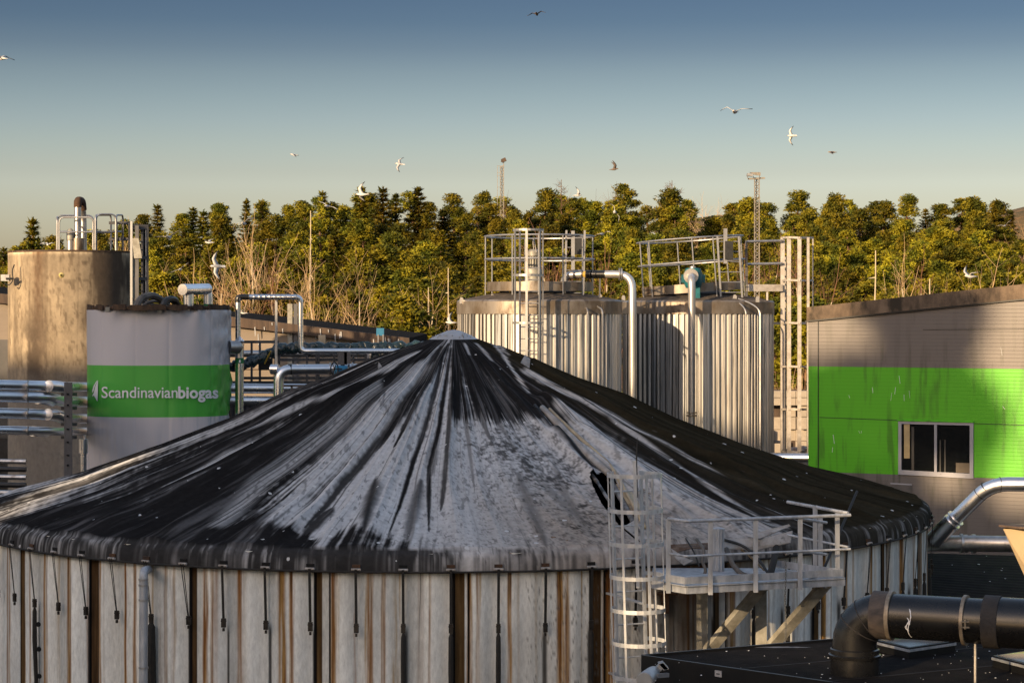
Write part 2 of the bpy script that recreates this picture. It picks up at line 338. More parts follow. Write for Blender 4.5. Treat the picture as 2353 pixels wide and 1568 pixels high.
prof = [(r, float(cone_z(r))) for r in rs]+[(9.17,-3.665),(9.215,-3.69),(9.25,-3.725),(9.275,-3.77),(9.29,-3.82),(9.30,-3.87),(9.305,-3.92),(9.305,-3.965)]
PRr = np.array([p[0] for p in prof]); PRz = np.array([p[1] for p in prof]); nr = len(prof)
T, RR = np.meshgrid(ts, PRr); Zb = np.repeat(PRz[:, None], len(ts), 1)
skirt = np.zeros_like(T); skirt[len(rs):, :] = 1
rowi = np.arange(nr)[:, None]+0*T
# folds of the membrane running from the hub to the rim
edge = np.clip((RR-.6)/2.5, 0, 1)*(1-sst(8.5, 9.12, RR)*.6)
def tri(x): f = x-np.floor(x); return 1-np.abs(2*f-1)
wob = .25*vn(T*5, RR*.35, 3)
A = np.interp(T, [-2,-1.3,-.9,-.2,.05,.2,.35,.75,1.1,2], [.4,.8,.9,1.0,.45,.25,.5,.9,.6,.4])
fold = (tri(T*5.3+wob+.2)**2.2*.15 + tri(T*12.7+wob*1.6)**3*.07 + tri(T*23.1+wob)**2*.022)*A*edge
fold += (fbm(T*3, RR*.5, 8)-.5)*.10*edge
# radial creases around the tear
def seg_d(pts):                              # distance in metres from a polyline given in picture units, on the roof
    P = [hit(*p) for p in pts]; best = np.full(T.shape, 1e9); par = np.zeros(T.shape)
    XX = RR*np.sin(T); YY = RR*np.cos(T)
    for i in range(len(P)-1):
        a = np.array([P[i][1]*math.sin(P[i][0]), P[i][1]*math.cos(P[i][0])]); b = np.array([P[i+1][1]*math.sin(P[i+1][0]), P[i+1][1]*math.cos(P[i+1][0])])
        d = b-a; q = np.clip(((XX-a[0])*d[0]+(YY-a[1])*d[1])/(d@d), 0, 1); dd = np.hypot(XX-a[0]-q*d[0], YY-a[1]-q*d[1])
        m = dd < best; best = np.where(m, dd, best); par = np.where(m, (i+q)/(len(P)-1), par)
    return best, par
for pts, w, h in [([(1232,952),(1300,1030),(1362,1105)], .10, .10), ([(1252,925),(1345,985),(1460,1085),(1560,1180)], .16, .10), ([(1230,840),(1420,935),(1640,1060),(1860,1190)], .12, .07), ([(1290,1010),(1385,1075),(1455,1140)], .2, .14), ([(1150,800),(1390,925),(1700,1085),(1900,1200)], .10, .05)]:
    dd, q = seg_d(pts); fold += h*np.exp(-(dd/w)**2)
fold -= .05*skirt*0
Zf = Zb+fold*(1-skirt)
RRo = RR + skirt*(.02*(fbm(T*40, RR*0, 12)-.5)+.05*np.exp(-((RR-9.25)/.05)**2)*(fbm(T*14, RR*0, 9)-.5))
# hub scallops
X = TX+RRo*np.sin(T); Yy = TY-RRo*np.cos(T); Zf = Zf+tilt(X)
# stains and dark crease lines
dens = np.interp(T, [-2.2,-1.5,-1.15,-.95,-.75,-.5,-.42,-.3,-.1,.1,.3,.42,.62,.74,.9,1.2,2.2], [.8,.62,.50,.66,.84,.80,.60,.34,.27,.22,.22,.30,.42,.70,.92,.95,.9])
n1 = fbm(T*24, RR*.22, 21, 3); n2 = fbm(T*95, RR*.45, 22, 4); n3 = fbm(T*RR*9, RR*9, 23, 4); n4 = fbm(T*150, RR*1.2, 24, 3)
n5 = fbm(T*230, RR*.30, 25, 3)
val = .33*n1+.30*n2+.12*n3+.25*n5+(dens-.5)*.66
# close to the hub the mould joins up
val += np.interp(T, [-1.6,-.9,-.3,-.02,.05,.5,.75,1.3], [.05,.04,.06,.10,.40,.40,.15,.10])*(1-sst(3.4, 4.6, RR+.5*(n1-.5)+.5*(n3-.5)))
val += .10*(1-sst(1.2, 2.6, RR))
val += .22*sst(8.1, 8.85, RR+1.2*(fbm(T*16, RR*.4, 31, 2)-.5))*np.interp(T, [-1.2,-.7,-.05,.02,.1], [.3,1,1,.3,0])*(1-skirt)
DK = sst(.43, .60, val)
val2 = -.02+.45*fbm(T*RR*5.5, RR*3.6, 41, 6, .6)+.55*fbm(T*RR*16, RR*12, 42, 4)+np.interp(T, [-.1,.05,.28,.40,.48], [0,0,.07,.15,0])*(1-sst(7.2, 8.6, RR))
smud = np.zeros_like(T)
for px_, py_, rd, am in [(1215,1060,1.0,.34),(1290,1120,.8,.34),(1150,1030,.7,.2),(1330,1190,.7,.16),(1010,1120,.45,.18),(1100,985,.7,.22),(870,1190,.5,.22),(1620,1195,.6,.30),(1720,1205,.6,.34),(1520,1130,.45,.22),(1400,985,.5,.25),(1340,1215,.5,.2)]:
    t_, r_h = hit(px_, py_); smud += am*np.exp(-(((RR*np.sin(T)-r_h*math.sin(t_))/rd)**2+((RR*np.cos(T)-r_h*math.cos(t_))/(rd*1.6))**2))
fl = fbm(T*RR*16, RR*22, 43, 5, .66)
DK = np.maximum(DK, np.interp(T, [-.3,-.05,.1,.6], [.3,.6,1,1])*.88*sst(.56, .76, .62*fl+.38*fbm(T*RR*5, RR*6, 47, 3)*.9+smud*.34-.03))
DK = np.maximum(DK, .5*sst(.62, .72, fbm(T*RR*34, RR*26, 44, 3))*np.interp(T, [-.5,-.1,.1,.5,.7], [.1,.3,.9,.9,.4]))
cre = 1-sst(.0, .075, tri(T*12.7+wob*1.6)); cre2 = 1-sst(.0, .05, tri(T*5.3+wob+.2)); cre3 = 1-sst(0, .09, tri(T*31+wob*2))  # thin dark lines along the valleys of the folds
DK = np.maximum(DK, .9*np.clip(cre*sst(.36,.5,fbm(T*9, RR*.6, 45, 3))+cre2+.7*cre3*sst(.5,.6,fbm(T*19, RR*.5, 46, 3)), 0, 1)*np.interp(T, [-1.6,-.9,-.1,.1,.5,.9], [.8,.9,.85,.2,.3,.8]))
def streak(pts, w, s, soft=.5):
    global DK
    dd, q = seg_d(pts); ww = w*(.35+.7*n2+.7*n3)*(1-.8*q**4)*(1-.7*(1-q)**6); DK = np.maximum(DK, s*(1-sst(ww*(1-soft), ww*(1+soft), dd)))
def clean(pts, w, s):
    global DK
    dd, q = seg_d(pts); ww = w*(.4+1.2*n2); DK = DK*(1-s*(1-sst(ww*.3, ww*1.6, dd))*(1-.75*sst(.52,.66,n5)))
for a in [([(1036,800),(1010,980),(985,1080),(985,1226)], .055, 1), ([(1022,800),(985,960),(950,1060),(890,1238)], .05, 1), ([(1040,860),(1020,1130),(1012,1180)], .05, .9),
          ([(1010,800),(900,980),(790,1110),(700,1215)], .10, .95), ([(1015,795),(930,950),(862,1040)], .14, 1), ([(1030,790),(960,930),(905,1040)], .09, 1),
          ([(960,800),(830,905),(650,1040),(430,1200)], .05, 1), ([(930,800),(700,960),(450,1110),(300,1200)], .09, .95), ([(985,795),(840,930),(720,1035)], .05, .9),
          ([(895,860),(640,975),(300,1120)], .07, .95), ([(1062,930),(1075,1010),(1090,1130)], .035, .6), ([(1095,930),(1130,1020)], .045, .8), ([(1125,930),(1180,1030)], .04, .6),
          ([(1190,1090),(1220,1170),(1255,1258)], .10, .62, .95), ([(1270,1060),(1300,1140),(1340,1200)], .08, .5), ([(862,1110),(850,1170),(835,1240)], .12, .95, .95), ([(968,1110),(950,1180),(935,1245)], .10, .85, .95), ([(1000,1010),(985,1110)], .1, .7),
          ([(600,1150),(555,1215)], .12, .9), ([(760,1170),(690,1240)], .16, .95), ([(1235,950),(1330,1050),(1420,1110)], .13, .97), ([(1300,1000),(1360,1040),(1400,1080)], .12, .9),
          ([(1330,985),(1420,1040),(1500,1080)], .035, .8), ([(1500,1080),(1600,1150),(1720,1215)], .08, .9), ([(1400,960),(1550,1050),(1700,1130)], .05, .8), ([(1250,1110),(1340,1200)], .1, .4)]:
    streak(*a)
for a in [([(1130,790),(1180,860),(1215,905)], .035, .95), ([(1210,858),(1400,950),(1560,1040),(1700,1120)], .09, .85), ([(1240,880),(1400,970),(1560,1075),(1760,1195)], .05, .8), ([(1095,790),(1130,830)], .035, .8), ([(1068,790),(1078,815)], .03, .8), ([(1135,790),(1165,815)], .04,.6),
          ([(960,810),(760,920),(520,1050),(380,1120)], .06, .9), ([(905,845),(620,980),(330,1110),(200,1150)], .07, .85), ([(1330,1020),(1460,1110),(1600,1190)], .25, .8), ([(1290,950),(1390,1010),(1520,1100),(1640,1180)], .16, .85), ([(1560,1120),(1700,1190),(1800,1210)], .10, .6),
          ([(860,900),(600,1120),(500,1210)], .16, .6), ([(960,850),(760,1060),(640,1210)], .22, .7)]:
    clean(*a)
SKd = np.interp(T, [-1.6,-1.2,-.9,-.6,-.1,-.02,.08,.4,.8,1.6], [.55,.55,.7,.8,.95,.8,.4,.3,.85,.9])
DKs = sst(.38, .64, .6*fbm(T*190, RR*5, 51, 4)+.4*fbm(T*30, RR*9, 52, 3)+(SKd-.5)*.5)
DK = np.where(skirt > 0, np.clip(DKs*.6+.36*sst(.4,.6,fbm(T*18, RR*3, 53, 3)+(SKd-.5)*.8), 0, .97), DK)
light = np.stack([.50+0*T, .505+0*T, .515+0*T], -1)
light *= (.74+.24*fbm(T*30, RR*.8, 61, 4)+.28*fbm(T*120, RR*.35, 60, 3))[..., None]
brown = np.interp(T, [-.05,.08,.25,.45,.7], [0,.35,.9,.8,.2])*sst(5.2, 8.2, RR+1.2*(n3-.5))*(1-.3*skirt)
bc = np.array([.33,.28,.235])*(.55+.75*fbm(T*RR*7, RR*7, 62, 4))[..., None]
light = light*(1-brown[..., None])+bc*brown[..., None]
mid = fbm(T*45, RR*.7, 63, 4)
darkc = np.array([.012,.0118,.0122])*(1+1.2*mid+6*sst(.50,.78,.5*n4+.5*mid))[..., None]
right_tint = np.interp(T, [.6,.9,1.4], [0,1,1])  # dark tone turns browner on the right side
darkc = darkc*(1-right_tint[..., None])+np.array([.024,.021,.014])*(.4+1.3*mid[..., None])*right_tint[..., None]
Cc = light*(1-DK[..., None])+darkc*DK[..., None]
crack = (fbm(T*RR*14, RR*5, 64, 3) > .70)*(RR > 3)*(DK < .5)*.45
Cc *= (1-crack)[..., None]
nt_ = len(ts)
# torn hole
holeP = [hit(*p) for p in [(1357,1108),(1382,1094),(1406,1102),(1430,1150),(1486,1238),(1466,1246),(1424,1212),(1384,1162)]]
hp = np.array([[p[1]*math.sin(p[0]), p[1]*math.cos(p[0])] for p in holeP])
fx = (RR*np.sin(T)); fy = (RR*np.cos(T)); ins = np.zeros(T.shape, bool)
for i in range(len(hp)):
    x1, y1 = hp[i]; x2, y2 = hp[i-1]
    ins ^= ((y1 > fy) != (y2 > fy)) & (fx < (x2-x1)*(fy-y1)/(y2-y1+1e-12)+x1)
faces = []
insl = ins.tolist()
for j in range(nr-1):
    a = insl[j]; b = insl[j+1]
    for i in range(nt_-1):
        if not (a[i] or b[i+1]): faces.append((j*nt_+i, j*nt_+i+1, (j+1)*nt_+i+1, (j+1)*nt_+i))
cb = MB(); cb.v = np.stack([X.ravel(), Yy.ravel(), Zf.ravel()], 1).tolist(); cb.f = faces
cover = cb.build('membrane_roof', attr_mat('stained_membrane', .62, 0, .22, 9, (1,1,1), spots=.08, spot_scale=6.5, bump=.15, spec=0.0), tank, True, angle=180)
set_attr(cover, Cc.reshape(-1, 3))
cover['label'] = 'taut conical fabric cover with black mould streaks and a torn hole'
# edge tube below the skirt
rod = MB().tube([TP(a, 9.325, -3.975) for a in np.linspace(-2.0, 2.0, 220)], .018, 6)
rod.build('edge_rod', mt['strap'], tank, True)
# metal hub cap with bolts
capm = M('grey_hub_cap', (.46,.47,.49), .5, .2, (.38,.39,.41), 5)
cap = MB().lathe((TX, TY, 0), [(0,-.33),(.12,-.345),(.3,-.42),(.49,-.515),(.50,-.53),(.45,-.545)], 48).build('hub_cap', capm, tank, True, angle=60)
for k in range(46):
    bo = MB()
    a = random.uniform(0, 6.28); r = random.choice([.27,.36,.43]); z = -.33-.19*(r/.49)**1.15
    bo.lathe((TX+r*math.sin(a), TY-r*math.cos(a), z+random.uniform(-.005,0)), [(0,.04),(.012,.036),(.012,0)], 6)
    bo.build('bolt', mt['galv'], cap)
# wall
SP = .0785; PH = .0236
tw = np.linspace(-2.0, 2.0, 3000); zw = np.concatenate([np.linspace(-3.7, -6.2, 44), np.linspace(-6.6, GZ-.2, 8)])
TW, ZW = np.meshgrid(tw, zw)
ph = (TW-PH)/SP; idx = np.floor(ph).astype(int); fr = ph-idx
prof_ = .028*np.cos(2*math.pi*(fr-.45))+.016*np.cos(4*math.pi*(fr-.3)+hash2(idx, idx*0, 7)*3)
post = np.mod(idx, 3) == 0                    # every third joint is a rusty recessed post
pf = (fr > .07) & (fr < .36) & post
rw = 9.20+prof_*.9
rw = np.where(pf, 9.16, rw)
gap = (fr > .36) & (fr < .40) & post
rw = np.where(gap, 9.12, rw)
rng = np.random.RandomState(4)
base = np.array([.68,.69,.655])*(.68+.26*fbm(TW*30, ZW*.6, 71, 4)+.46*fbm(TW*9, ZW*.9, 70, 3))[..., None]*(1-.25*np.cos(2*math.pi*(fr-.1))*hash2(idx, idx*0, 17))[..., None]  # pleat shading painted into the wall colour as broad bands
cool = fbm(TW*18, ZW*.2, 72, 3)[..., None]; base = base*(1-.0)+np.array([-.02,.0,.025])*(cool-.5)*2
base *= (1+.14*(fbm(TW*160, ZW*.6, 73, 3)-.5))[..., None]
col = base
def lay(mask, c):
    global col
    m = np.clip(mask, 0, 1)[..., None]; col = col*(1-m)+np.array(c)*m
depth = (ZW+3.95)/-2.0
for i in range(-26, 27):
    for q in range(2):
        c0 = PH+SP*(i+(.30 if i % 3 else .42)+rng.uniform(-.08,.10)+q*.16); w = rng.uniform(.0022,.0062)*(1-.35*q); s = rng.uniform(.65,1.1)*(1-.3*q)*(.2 if rng.rand() < .22 else 1)
        d = np.abs(TW-c0-.0025*(vn(ZW*1.5, ZW*0+i, 85)-.5))/(w*(1+.25*depth)); tex = sst(.22,.55,fbm(TW*330, ZW*.55, 86+i, 4)); m = s*np.exp(-d**4)*(.45+.75*tex)
        lay(m, np.array([.42,.245,.085])*(1 if rng.rand() < .6 else .8)); lay(m*sst(.45,.6,fbm(TW*420, ZW*.8, 87+i, 3)), [.20,.080,.02]); lay(m*.9*sst(.5,.62,fbm(TW*300, ZW*1.2, 88+i, 3))*(1-sst(.0,.45,depth)), [.05,.024,.012])
    for q in range(rng.randint(1, 3)):
        c0 = PH+SP*(i+rng.uniform(.05, 1.0)); w = rng.uniform(.0008, .0065); s = rng.uniform(.3, 1.0); kind = rng.rand()
        d = np.abs(TW-c0-.004*(vn(ZW*1.2, ZW*0+i, 75)-.5))/w
        m = s*np.exp(-d**3)*sst(.28,.62,fbm(TW*260, ZW*.8, 76+i, 4))*1.15*(1-.5*depth*rng.uniform(0, 1.6))
        lay(m, [.40,.28,.14] if kind < .38 else ([.27,.12,.035] if kind < .74 else ([.075,.038,.016] if kind < .82 else ([.42,.27,.09] if kind < .9 else [.10,.10,.10]))))
for i in range(-26, 27):
    c0 = PH+SP*(i+.02)+.0
    if hash2(np.array(i), np.array(3), 9) > .45: lay(.9*np.exp(-(np.abs(TW-c0)/(.0022+.0035*float(hash2(np.array(i), np.array(4), 9))))**4)*sst(.42, .52, depth+.1*(fbm(TW*90, ZW, 77, 2)-.5)), [.012,.011,.011])
    if i % 3 == 0:
        hw_ = .12+.17*float(hash2(np.array(i), np.array(18), 9))
        m = ((TW-PH)/SP > i+.07) & ((TW-PH)/SP < i+.07+hw_)
        k = .35+1.1*fbm(TW*300, ZW*1.5, 78+i, 4)
        c_ = np.array([.075,.042,.018]) if float(hash2(np.array(i), np.array(8), 9)) < .5 else np.array([.12,.070,.028])
        col = np.where(m[..., None], c_*k[..., None], col)
        m2 = np.abs((TW-PH)/SP-(i+.05)) < .035
        col = np.where(m2[..., None], np.array([.008,.007,.007]), col)
        m3 = np.abs((TW-PH)/SP-(i+.38)) < .02
        col = np.where(m3[..., None], np.array([.03,.026,.022]), col)
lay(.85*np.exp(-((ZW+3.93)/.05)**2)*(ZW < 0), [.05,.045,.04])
lay(.6*sst(.68,.72, fbm(TW*300, ZW*26, 79, 3))*((TW > .15) & (TW < .4)), [.12,.11,.10])
lay(.75*np.exp(-((TW-.435)/.075)**4)*(.4+fbm(TW*120, ZW*1.0, 80, 3)), [.075,.055,.04])
# a torn place beside the platform: the wall head shows rusty
lay(.8*np.exp(-((TW-.48)/.10)**4)*(1-sst(.2,.4,depth)), [.13,.065,.03])
XW = TX+rw*np.sin(TW); YW = TY-rw*np.cos(TW)
wb = MB(); wb.v = np.stack([XW.ravel(), YW.ravel(), (ZW+tilt(XW)).ravel()], 1).tolist(); n_ = len(tw)
wb.f = [(j*n_+i, (j+1)*n_+i, (j+1)*n_+i+1, j*n_+i+1) for j in range(len(zw)-1) for i in range(n_-1)]
wall = wb.build('wall', attr_mat('rust_streaked_wall', .75, 0, .22, 22, (1,1,.3), bump=.15, spec=.1), tank, True, angle=50)
set_attr(wall, col.reshape(-1, 3))
MB().lathe((TX, TY, 0), [(9.1,-3.75),(9.1,GZ)], 60, 2.0, 2*math.pi-2.0).build('rear_wall', mt['render_wall'], tank, True)
MB().lathe((TX, TY, 0), [(9.0,-3.8),(9.0,-7.0),(.0,-7.0)], 60).build('inner_lining', mt['interior'], tank, True)
# straps with ratchets
for i in range(-19, 20):
    t = PH+SP*i
    if abs(t) > 1.5 or .36 < t < .52: continue
    sk = .010 if t < -.38 else (-.004 if t > .8 else 0); h1 = float(hash2(np.array(i), np.array(1), 3)); h2 = float(hash2(np.array(i), np.array(2), 3))
    zb = -4.80-.03*h1; t2 = t+sk; w = .030
    a = TP(t, 9.36, -3.93); b = TP(t2, 9.31, zb); up = (math.sin(t), -math.cos(t), 0); w = .042
    s_ = MB()
    if t < -.4 or t > .85:
        dx = Vector((math.cos(t), math.sin(t), 0))*.022
        s_.bar(a-dx, b-dx*.3, .013, .006, up); s_.bar(a+dx, b+dx*.3, .013, .006, up)
    else: s_.bar(a, b, w, .007, up)
    st = s_.build('strap', mt['strap'], tank)
    bk = MB().bar(b+Vector((0,0,.05)), b+Vector((0,0,-.09)), .066, .045, up)
    bk.bar(b+Vector((0,0,.02)), b+Vector((0,0,.0)), .075, .05, up).bar(b+Vector((0,0,-.10)), b+Vector((0,0,-.15)), .03, .03, up)
    bk.build('ratchet', mt['buckle'], st)
    if h2 > .62 or i == -7:
        bl = MB(); ww = .075 if i == -7 else .04
        bl.tube([b+Vector((0,0,-.08)), b+Vector((0,0,-.16)), b+Vector((0,0,-.6)), TP(t2, 9.27, -6.4)], [ww*.3, ww*.9, ww, ww*.8], 8)
        bl.build('hanging_strap_end', mt['strap'], st, True)
    pl = MB(); c = TP(t, 9.335, -3.935); m3_ = Matrix.Rotation(t, 3, 'Z')
    pl.tube([c-m3_ @ Vector((.075,0,0)), c+m3_ @ Vector((.075,0,0))], .020, 8); pl.build('strap_rod', mt['pvc'], tank, True)
    MB().box(TP(t, 9.31, -3.885), (.125, .03, .05), M=m3_).build('skirt_slot', mt['interior'] if h1 < .55 else mt['rust'], tank)
# downpipe on the left
dp = thing('downpipe', 'grey ribbed metal downpipe with elbow on the left of the big streaked tank wall', 'pipe', tuple(Q(329,1568,32.3)))
MB().tube(bend([Q(341,1307,33.0), Q(330,1311,32.35), Q(329,1660,32.35)], .14), .068, 14).build('pipe', mt['galv_matt'], dp, True)
cl = MB()
for y in (1330, 1343, 1377, 1532): cl.lathe(Q(329.5, y, 32.35), [(.070,-.012),(.078,-.012),(.078,.012),(.070,.012)], 16)
cl.build('clip', mt['galv'], dp)
for x, y in ((88,1433),(89,1490),(90,1552)): MB().lathe(Q(x,y,33.15), [(0,0),(.042,0)], 14, M=Matrix.Rotation(R_(90), 3, 'X')).build('drain_hole', mt['interior'], tank)
# rolled membrane edges, flaps and lips around the tear
def roll(pts, r, mat, name='rolled_membrane_edge', lift=.06, flat=None):
    P = [on_cone(x, y, lift) for x, y in pts]; P = bend(P, .5, 5)
    n = len(P); rr = [r*(.35+.65*math.sin(math.pi*min(1, (k+1)/n*1.2+.1)) ) if k < n*.5 else r*(1-.5*(k/n-.5)) for k in range(n)]
    return MB().tube(P, rr, 8).build(name, mat, tank, True, angle=180)
grim = M('grimy_membrane', (.32,.32,.33), .6, 0, (.04,.038,.036), 3, (1,1,1), c3=(.012,.011,.011), s3=2.5, t3=(.5,.6))
grl = M('pale_membrane', (.42,.41,.40), .6, 0, (.22,.20,.18), 3, c3=(.06,.055,.05), s3=4, t3=(.58,.68))
bei = M('beige_membrane_underside', (.45,.37,.24), .6, 0, (.28,.22,.15), 4)
roll([(1228,938),(1262,985),(1320,1050),(1372,1115)], .045, grim)
roll([(1245,948),(1285,990),(1340,1048),(1398,1100)], .075, grl, lift=.10)
roll([(1262,955),(1310,1003),(1368,1055),(1402,1085),(1440,1150),(1482,1230)], .04, bei, lift=.13)
roll([(1372,1115),(1400,1160),(1430,1205)], .03, grim)
roll([(1405,1110),(1440,1170),(1470,1235)], .055, grim, lift=.02)
def flap(pts, lifts, mat, name='loose_flap', th=.012):
    P = [on_cone(x, y, l) for (x, y), l in zip(pts, lifts)]
    return MB().prism(P, (0, 0, -th)).build(name, mat, tank)
flap([(1196,838),(1206,833),(1218,838),(1216,848)], [.05,.16,.12,.03], grl)
flap([(858,836),(870,843),(880,849),(868,852)], [.02,.10,.04,.02], grim)
flap([(1415,1120),(1432,1112),(1478,1185),(1500,1230),(1488,1236)], [.06,.10,.10,.04,.02], bei, 'torn_strip')
flap([(1432,1215),(1470,1200),(1506,1240),(1480,1250)], [.04,.10,.05,.0], grl)
def rope(pts, r, mat, nm, lab, lift=.03):
    P = bend([on_cone(x, y, lift) for x, y in pts], .4, 4)
    return solo(MB().tube(P, r, 6), nm, mat, lab, 'rope', tuple(P[0]))
rope([(1405,1096),(1470,1128),(1560,1150),(1640,1178),(1730,1200)], .014, mt['rope'], 'rope', 'thin tan rope lying across the roof, the upper of two beside the tear')
rope([(1420,1108),(1500,1143),(1600,1170),(1680,1196)], .014, mt['rope'], 'rope', 'thin tan rope lying across the roof, the lower of two beside the tear')
# ------------------------------------------------------------------ caged ladders
def caged_ladder(root, c, theta, w, z0, z1, rungs, hoops, cr_, off, nb, mat, lean=0.0, sr=.022, hw=.05, a_open=R_(62), thin=None, barr=.012):
    c = Vector(c); mr3 = Matrix.Rotation(theta, 3, 'Z')
    def P(x, y, z): return Vector((c.x, c.y, 0))+mr3 @ Vector((x, -y, 0))+Vector((lean*(z-c.z), 0, z))
    for s in (-1, 1):
        MB().bar(P(s*w/2, 0, z0), P(s*w/2, 0, z1), sr*1.3, sr*2.4, mr3 @ Vector((0,1,0))).build('stile', mat, root)
    for z in rungs: MB().tube([P(-w/2, 0, z), P(w/2, 0, z)], .014, 6).build('rung', mat, root, True)
    for z in hoops:
        h = MB(); pts = [P(-w/2, 0, z)]; n = 18
        for k in range(n+1):
            a = -math.pi+a_open+(2*math.pi-2*a_open)*k/n; pts.append(P(cr_*math.sin(a), off+cr_*math.cos(a), z))
        pts.append(P(w/2, 0, z))
        vs = []; fs = []
        for i, p in enumerate(pts):
            d = (pts[min(i+1, len(pts)-1)]-pts[max(i-1, 0)]); nrm = Vector((d.y, -d.x, 0)).normalized()*.004
            for q in (nrm+Vector((0,0,-hw/2)), nrm+Vector((0,0,hw/2)), -nrm+Vector((0,0,hw/2)), -nrm+Vector((0,0,-hw/2))): vs.append(p+q)
        for i in range(len(pts)-1):
            for k in range(4): fs.append((i*4+k, i*4+(k+1) % 4, i*4+4+(k+1) % 4, i*4+4+k))
        fs += [(0,3,2,1), (len(pts)*4-4, len(pts)*4-3, len(pts)*4-2, len(pts)*4-1)]
        h.add(vs, fs).build('hoop', mat, root)
    for k in range(nb):
        a = -math.pi*.62+math.pi*1.24*k/(nb-1)
        r2 = cr_-.010
        MB().bar(P(r2*math.sin(a), off+r2*math.cos(a), min(hoops)-.1), P(r2*math.sin(a), off+r2*math.cos(a), max(hoops)+.02), barr*2.4, barr, mr3 @ Vector((math.sin(a), -math.cos(a), 0))).build('cage_bar', mat, root)
    return P
al = M('aluminium_ladder', (.64,.66,.68), .45, .35, (.44,.46,.48), 12, (1,1,.3), c3=(.25,.20,.16), s3=7, t3=(.62,.8))
lc = Q(1442, 1250, 30.9)
lad = thing('caged_ladder', 'pale aluminium caged ladder climbing the big tank wall beside the service platform', 'ladder', (lc.x, lc.y, GZ))
HO = [-2.40,-2.92,-3.41,-3.90,-4.39,-4.88,-5.38,-5.9,-6.4]
PL = caged_ladder(lad, (lc.x+.02, lc.y, -3.9), .40, .48, -9.0, -2.36, [z-.26 for z in HO], HO, .405, .27, 5, al, lean=-.028, sr=.026, hw=.060, a_open=R_(48), barr=.016)
MB().bar(PL(.09,.1,-4.1), PL(.09,.1,-2.2), .05, .045).build('handrail_post', al, lad)
MB().tube([PL(.12,.1,-2.75), PL(.125,.1,-2.2), PL(.14,.1,-2.02), PL(.15,.1,-1.86)], [.012,.014,.012,.004], 6).build('cable_tip', mt['black_rubber'], lad, True)
for z in (-4.36, -5.6):
    MB().bar(PL(.24,0,z), PL(.24,-1.3,z), .04, .03).build('wall_bracket', al, lad)

# ------------------------------------------------------------------ service platform
DZ = -4.10
def lvl(x, y, z): Y = z*FPX/(HY-y); return Vector(((x-CX)/FPX*Y, Y, z))
dA = lvl(1497.6,1349.8,DZ); dB = lvl(1577.8,1363,DZ); dC = lvl(1940,1344,DZ); dD = Vector((4.15,32.25,DZ)); dE = Vector((2.2,32.3,DZ)); 
plat = thing('service_platform', 'grey galvanised service platform with railings bracketed to the big tank wall', 'platform', (dB.x, dB.y, DZ))
gm = mt['galv_matt']
dk = [dA, dB, dC, dD, dE]
MB().prism([p+Vector((0,0,.07)) for p in dk], (0,0,.05)).build('deck', gm, plat)
fa = MB(); up_ = Vector((0,0,1))
def plate(mb, a, b, z0, z1, th=.02): mb.bar(a+up_*((z0+z1)/2), b+up_*((z0+z1)/2), th, z1-z0)
fa2 = MB(); 
for a, b in ((dA,dB),(dB,dC),(dC,dD)): plate(fa, a, b, 0, .092, .03)
fa.build('edge_beam', gm, plat)
tb = MB(); o = Vector((-.03,-.05,0))
for a, b in ((dB+(dA-dB)*.55, dB),(dB,dC),(dC,dD)): plate(tb, a+o, b+o, .145, .25, .012); plate(tb, a+o*.4, b+o*.4, .105, .122, .05)
tb.build('toe_board', gm, plat)
def on_seg(a, b, x):
    d = b-a; k = (x-CX)/FPX; q = (k*a.y-a.x)/(d.x-k*d.y); return a+d*q
posts = [(on_seg(dA,dB,1537),0,1.07),(on_seg(dB,dC,1633.5),0,1.07),(on_seg(dB,dC,1737),0,1.07),(on_seg(dB,dC,1839),0,1.08),(on_seg(dC,dD,1927),.2,1.08),(on_seg(dC,dD,1888),.2,1.0),(on_seg(dC,dD,1876),.2,1.16)]
for p, z0, z1 in posts: MB().bar(p+Vector((-.02,-.09 if z0 == 0 else .03,z0-.02)), p+Vector((-.02,-.09 if z0 == 0 else .03,z1)), .068, .03, (0,1,0)).build('post', gm, plat)
for z, r, nm in ((1.07,.026,'top_rail'),(.56,.018,'mid_rail')):
    p0 = posts[0][0]; MB().tube(bend([p0+up_*z+Vector((-.02,-.07,0)), dB+up_*z+Vector((-.02,-.10,0)), dC+up_*z+Vector((.07,-.1,0))], .05), r, 8).build(nm, gm, plat, True)
    MB().tube([dC+up_*(z+.02)+Vector((.05,0,0)), dC+up_*(z+.1)+(dD-dC)*.85], r, 8).build(nm, gm, plat, True)
gp = posts[3][0]
for z in (1.03, .55, .18): MB().tube([gp+up_*z+Vector((.02,-.02,0)), gp+up_*(z-.10)+Vector((.45,.42,0))], .022, 8).build('gate_rail', gm, plat, True)
for x in (1612, 1748):                       # two wall brackets with diagonal struts
    b_ = MB(); ww = .15
    pv = Q(x, 1400, 32.35); top = Vector((pv.x, pv.y, DZ)); bot = Vector((pv.x, pv.y, -6.6)); out = Vector((.41*1.3+.35, -1.0, 0))
    b_.bar(top, bot, .17, .09, (0,1,0))
    b_.build('bracket_post', mt['motor'], plat)
    MB().bar(Vector((pv.x+.02, pv.y-.08, -5.35)), top+out+Vector((0,0,.02)), .17, .10, (.4,-.9,0)).build('strut', mt['motor'], plat)
    MB().bar(top+Vector((0,0,-.02)), top+out+Vector((0,0,-.02)), .1, .1).build('bearer', gm, plat)
ep = lvl(1650, 1318, -3.9)
duct = thing('half_round_duct', 'short upright grey ribbed half-round duct standing at the tank edge behind the platform rail', 'duct', tuple(ep))
hm = MB(); cpt = Vector((ep.x+.3, ep.y+.75, 0)); cpt = Q(1650,1260,31.9)
vs = []; nn = 26
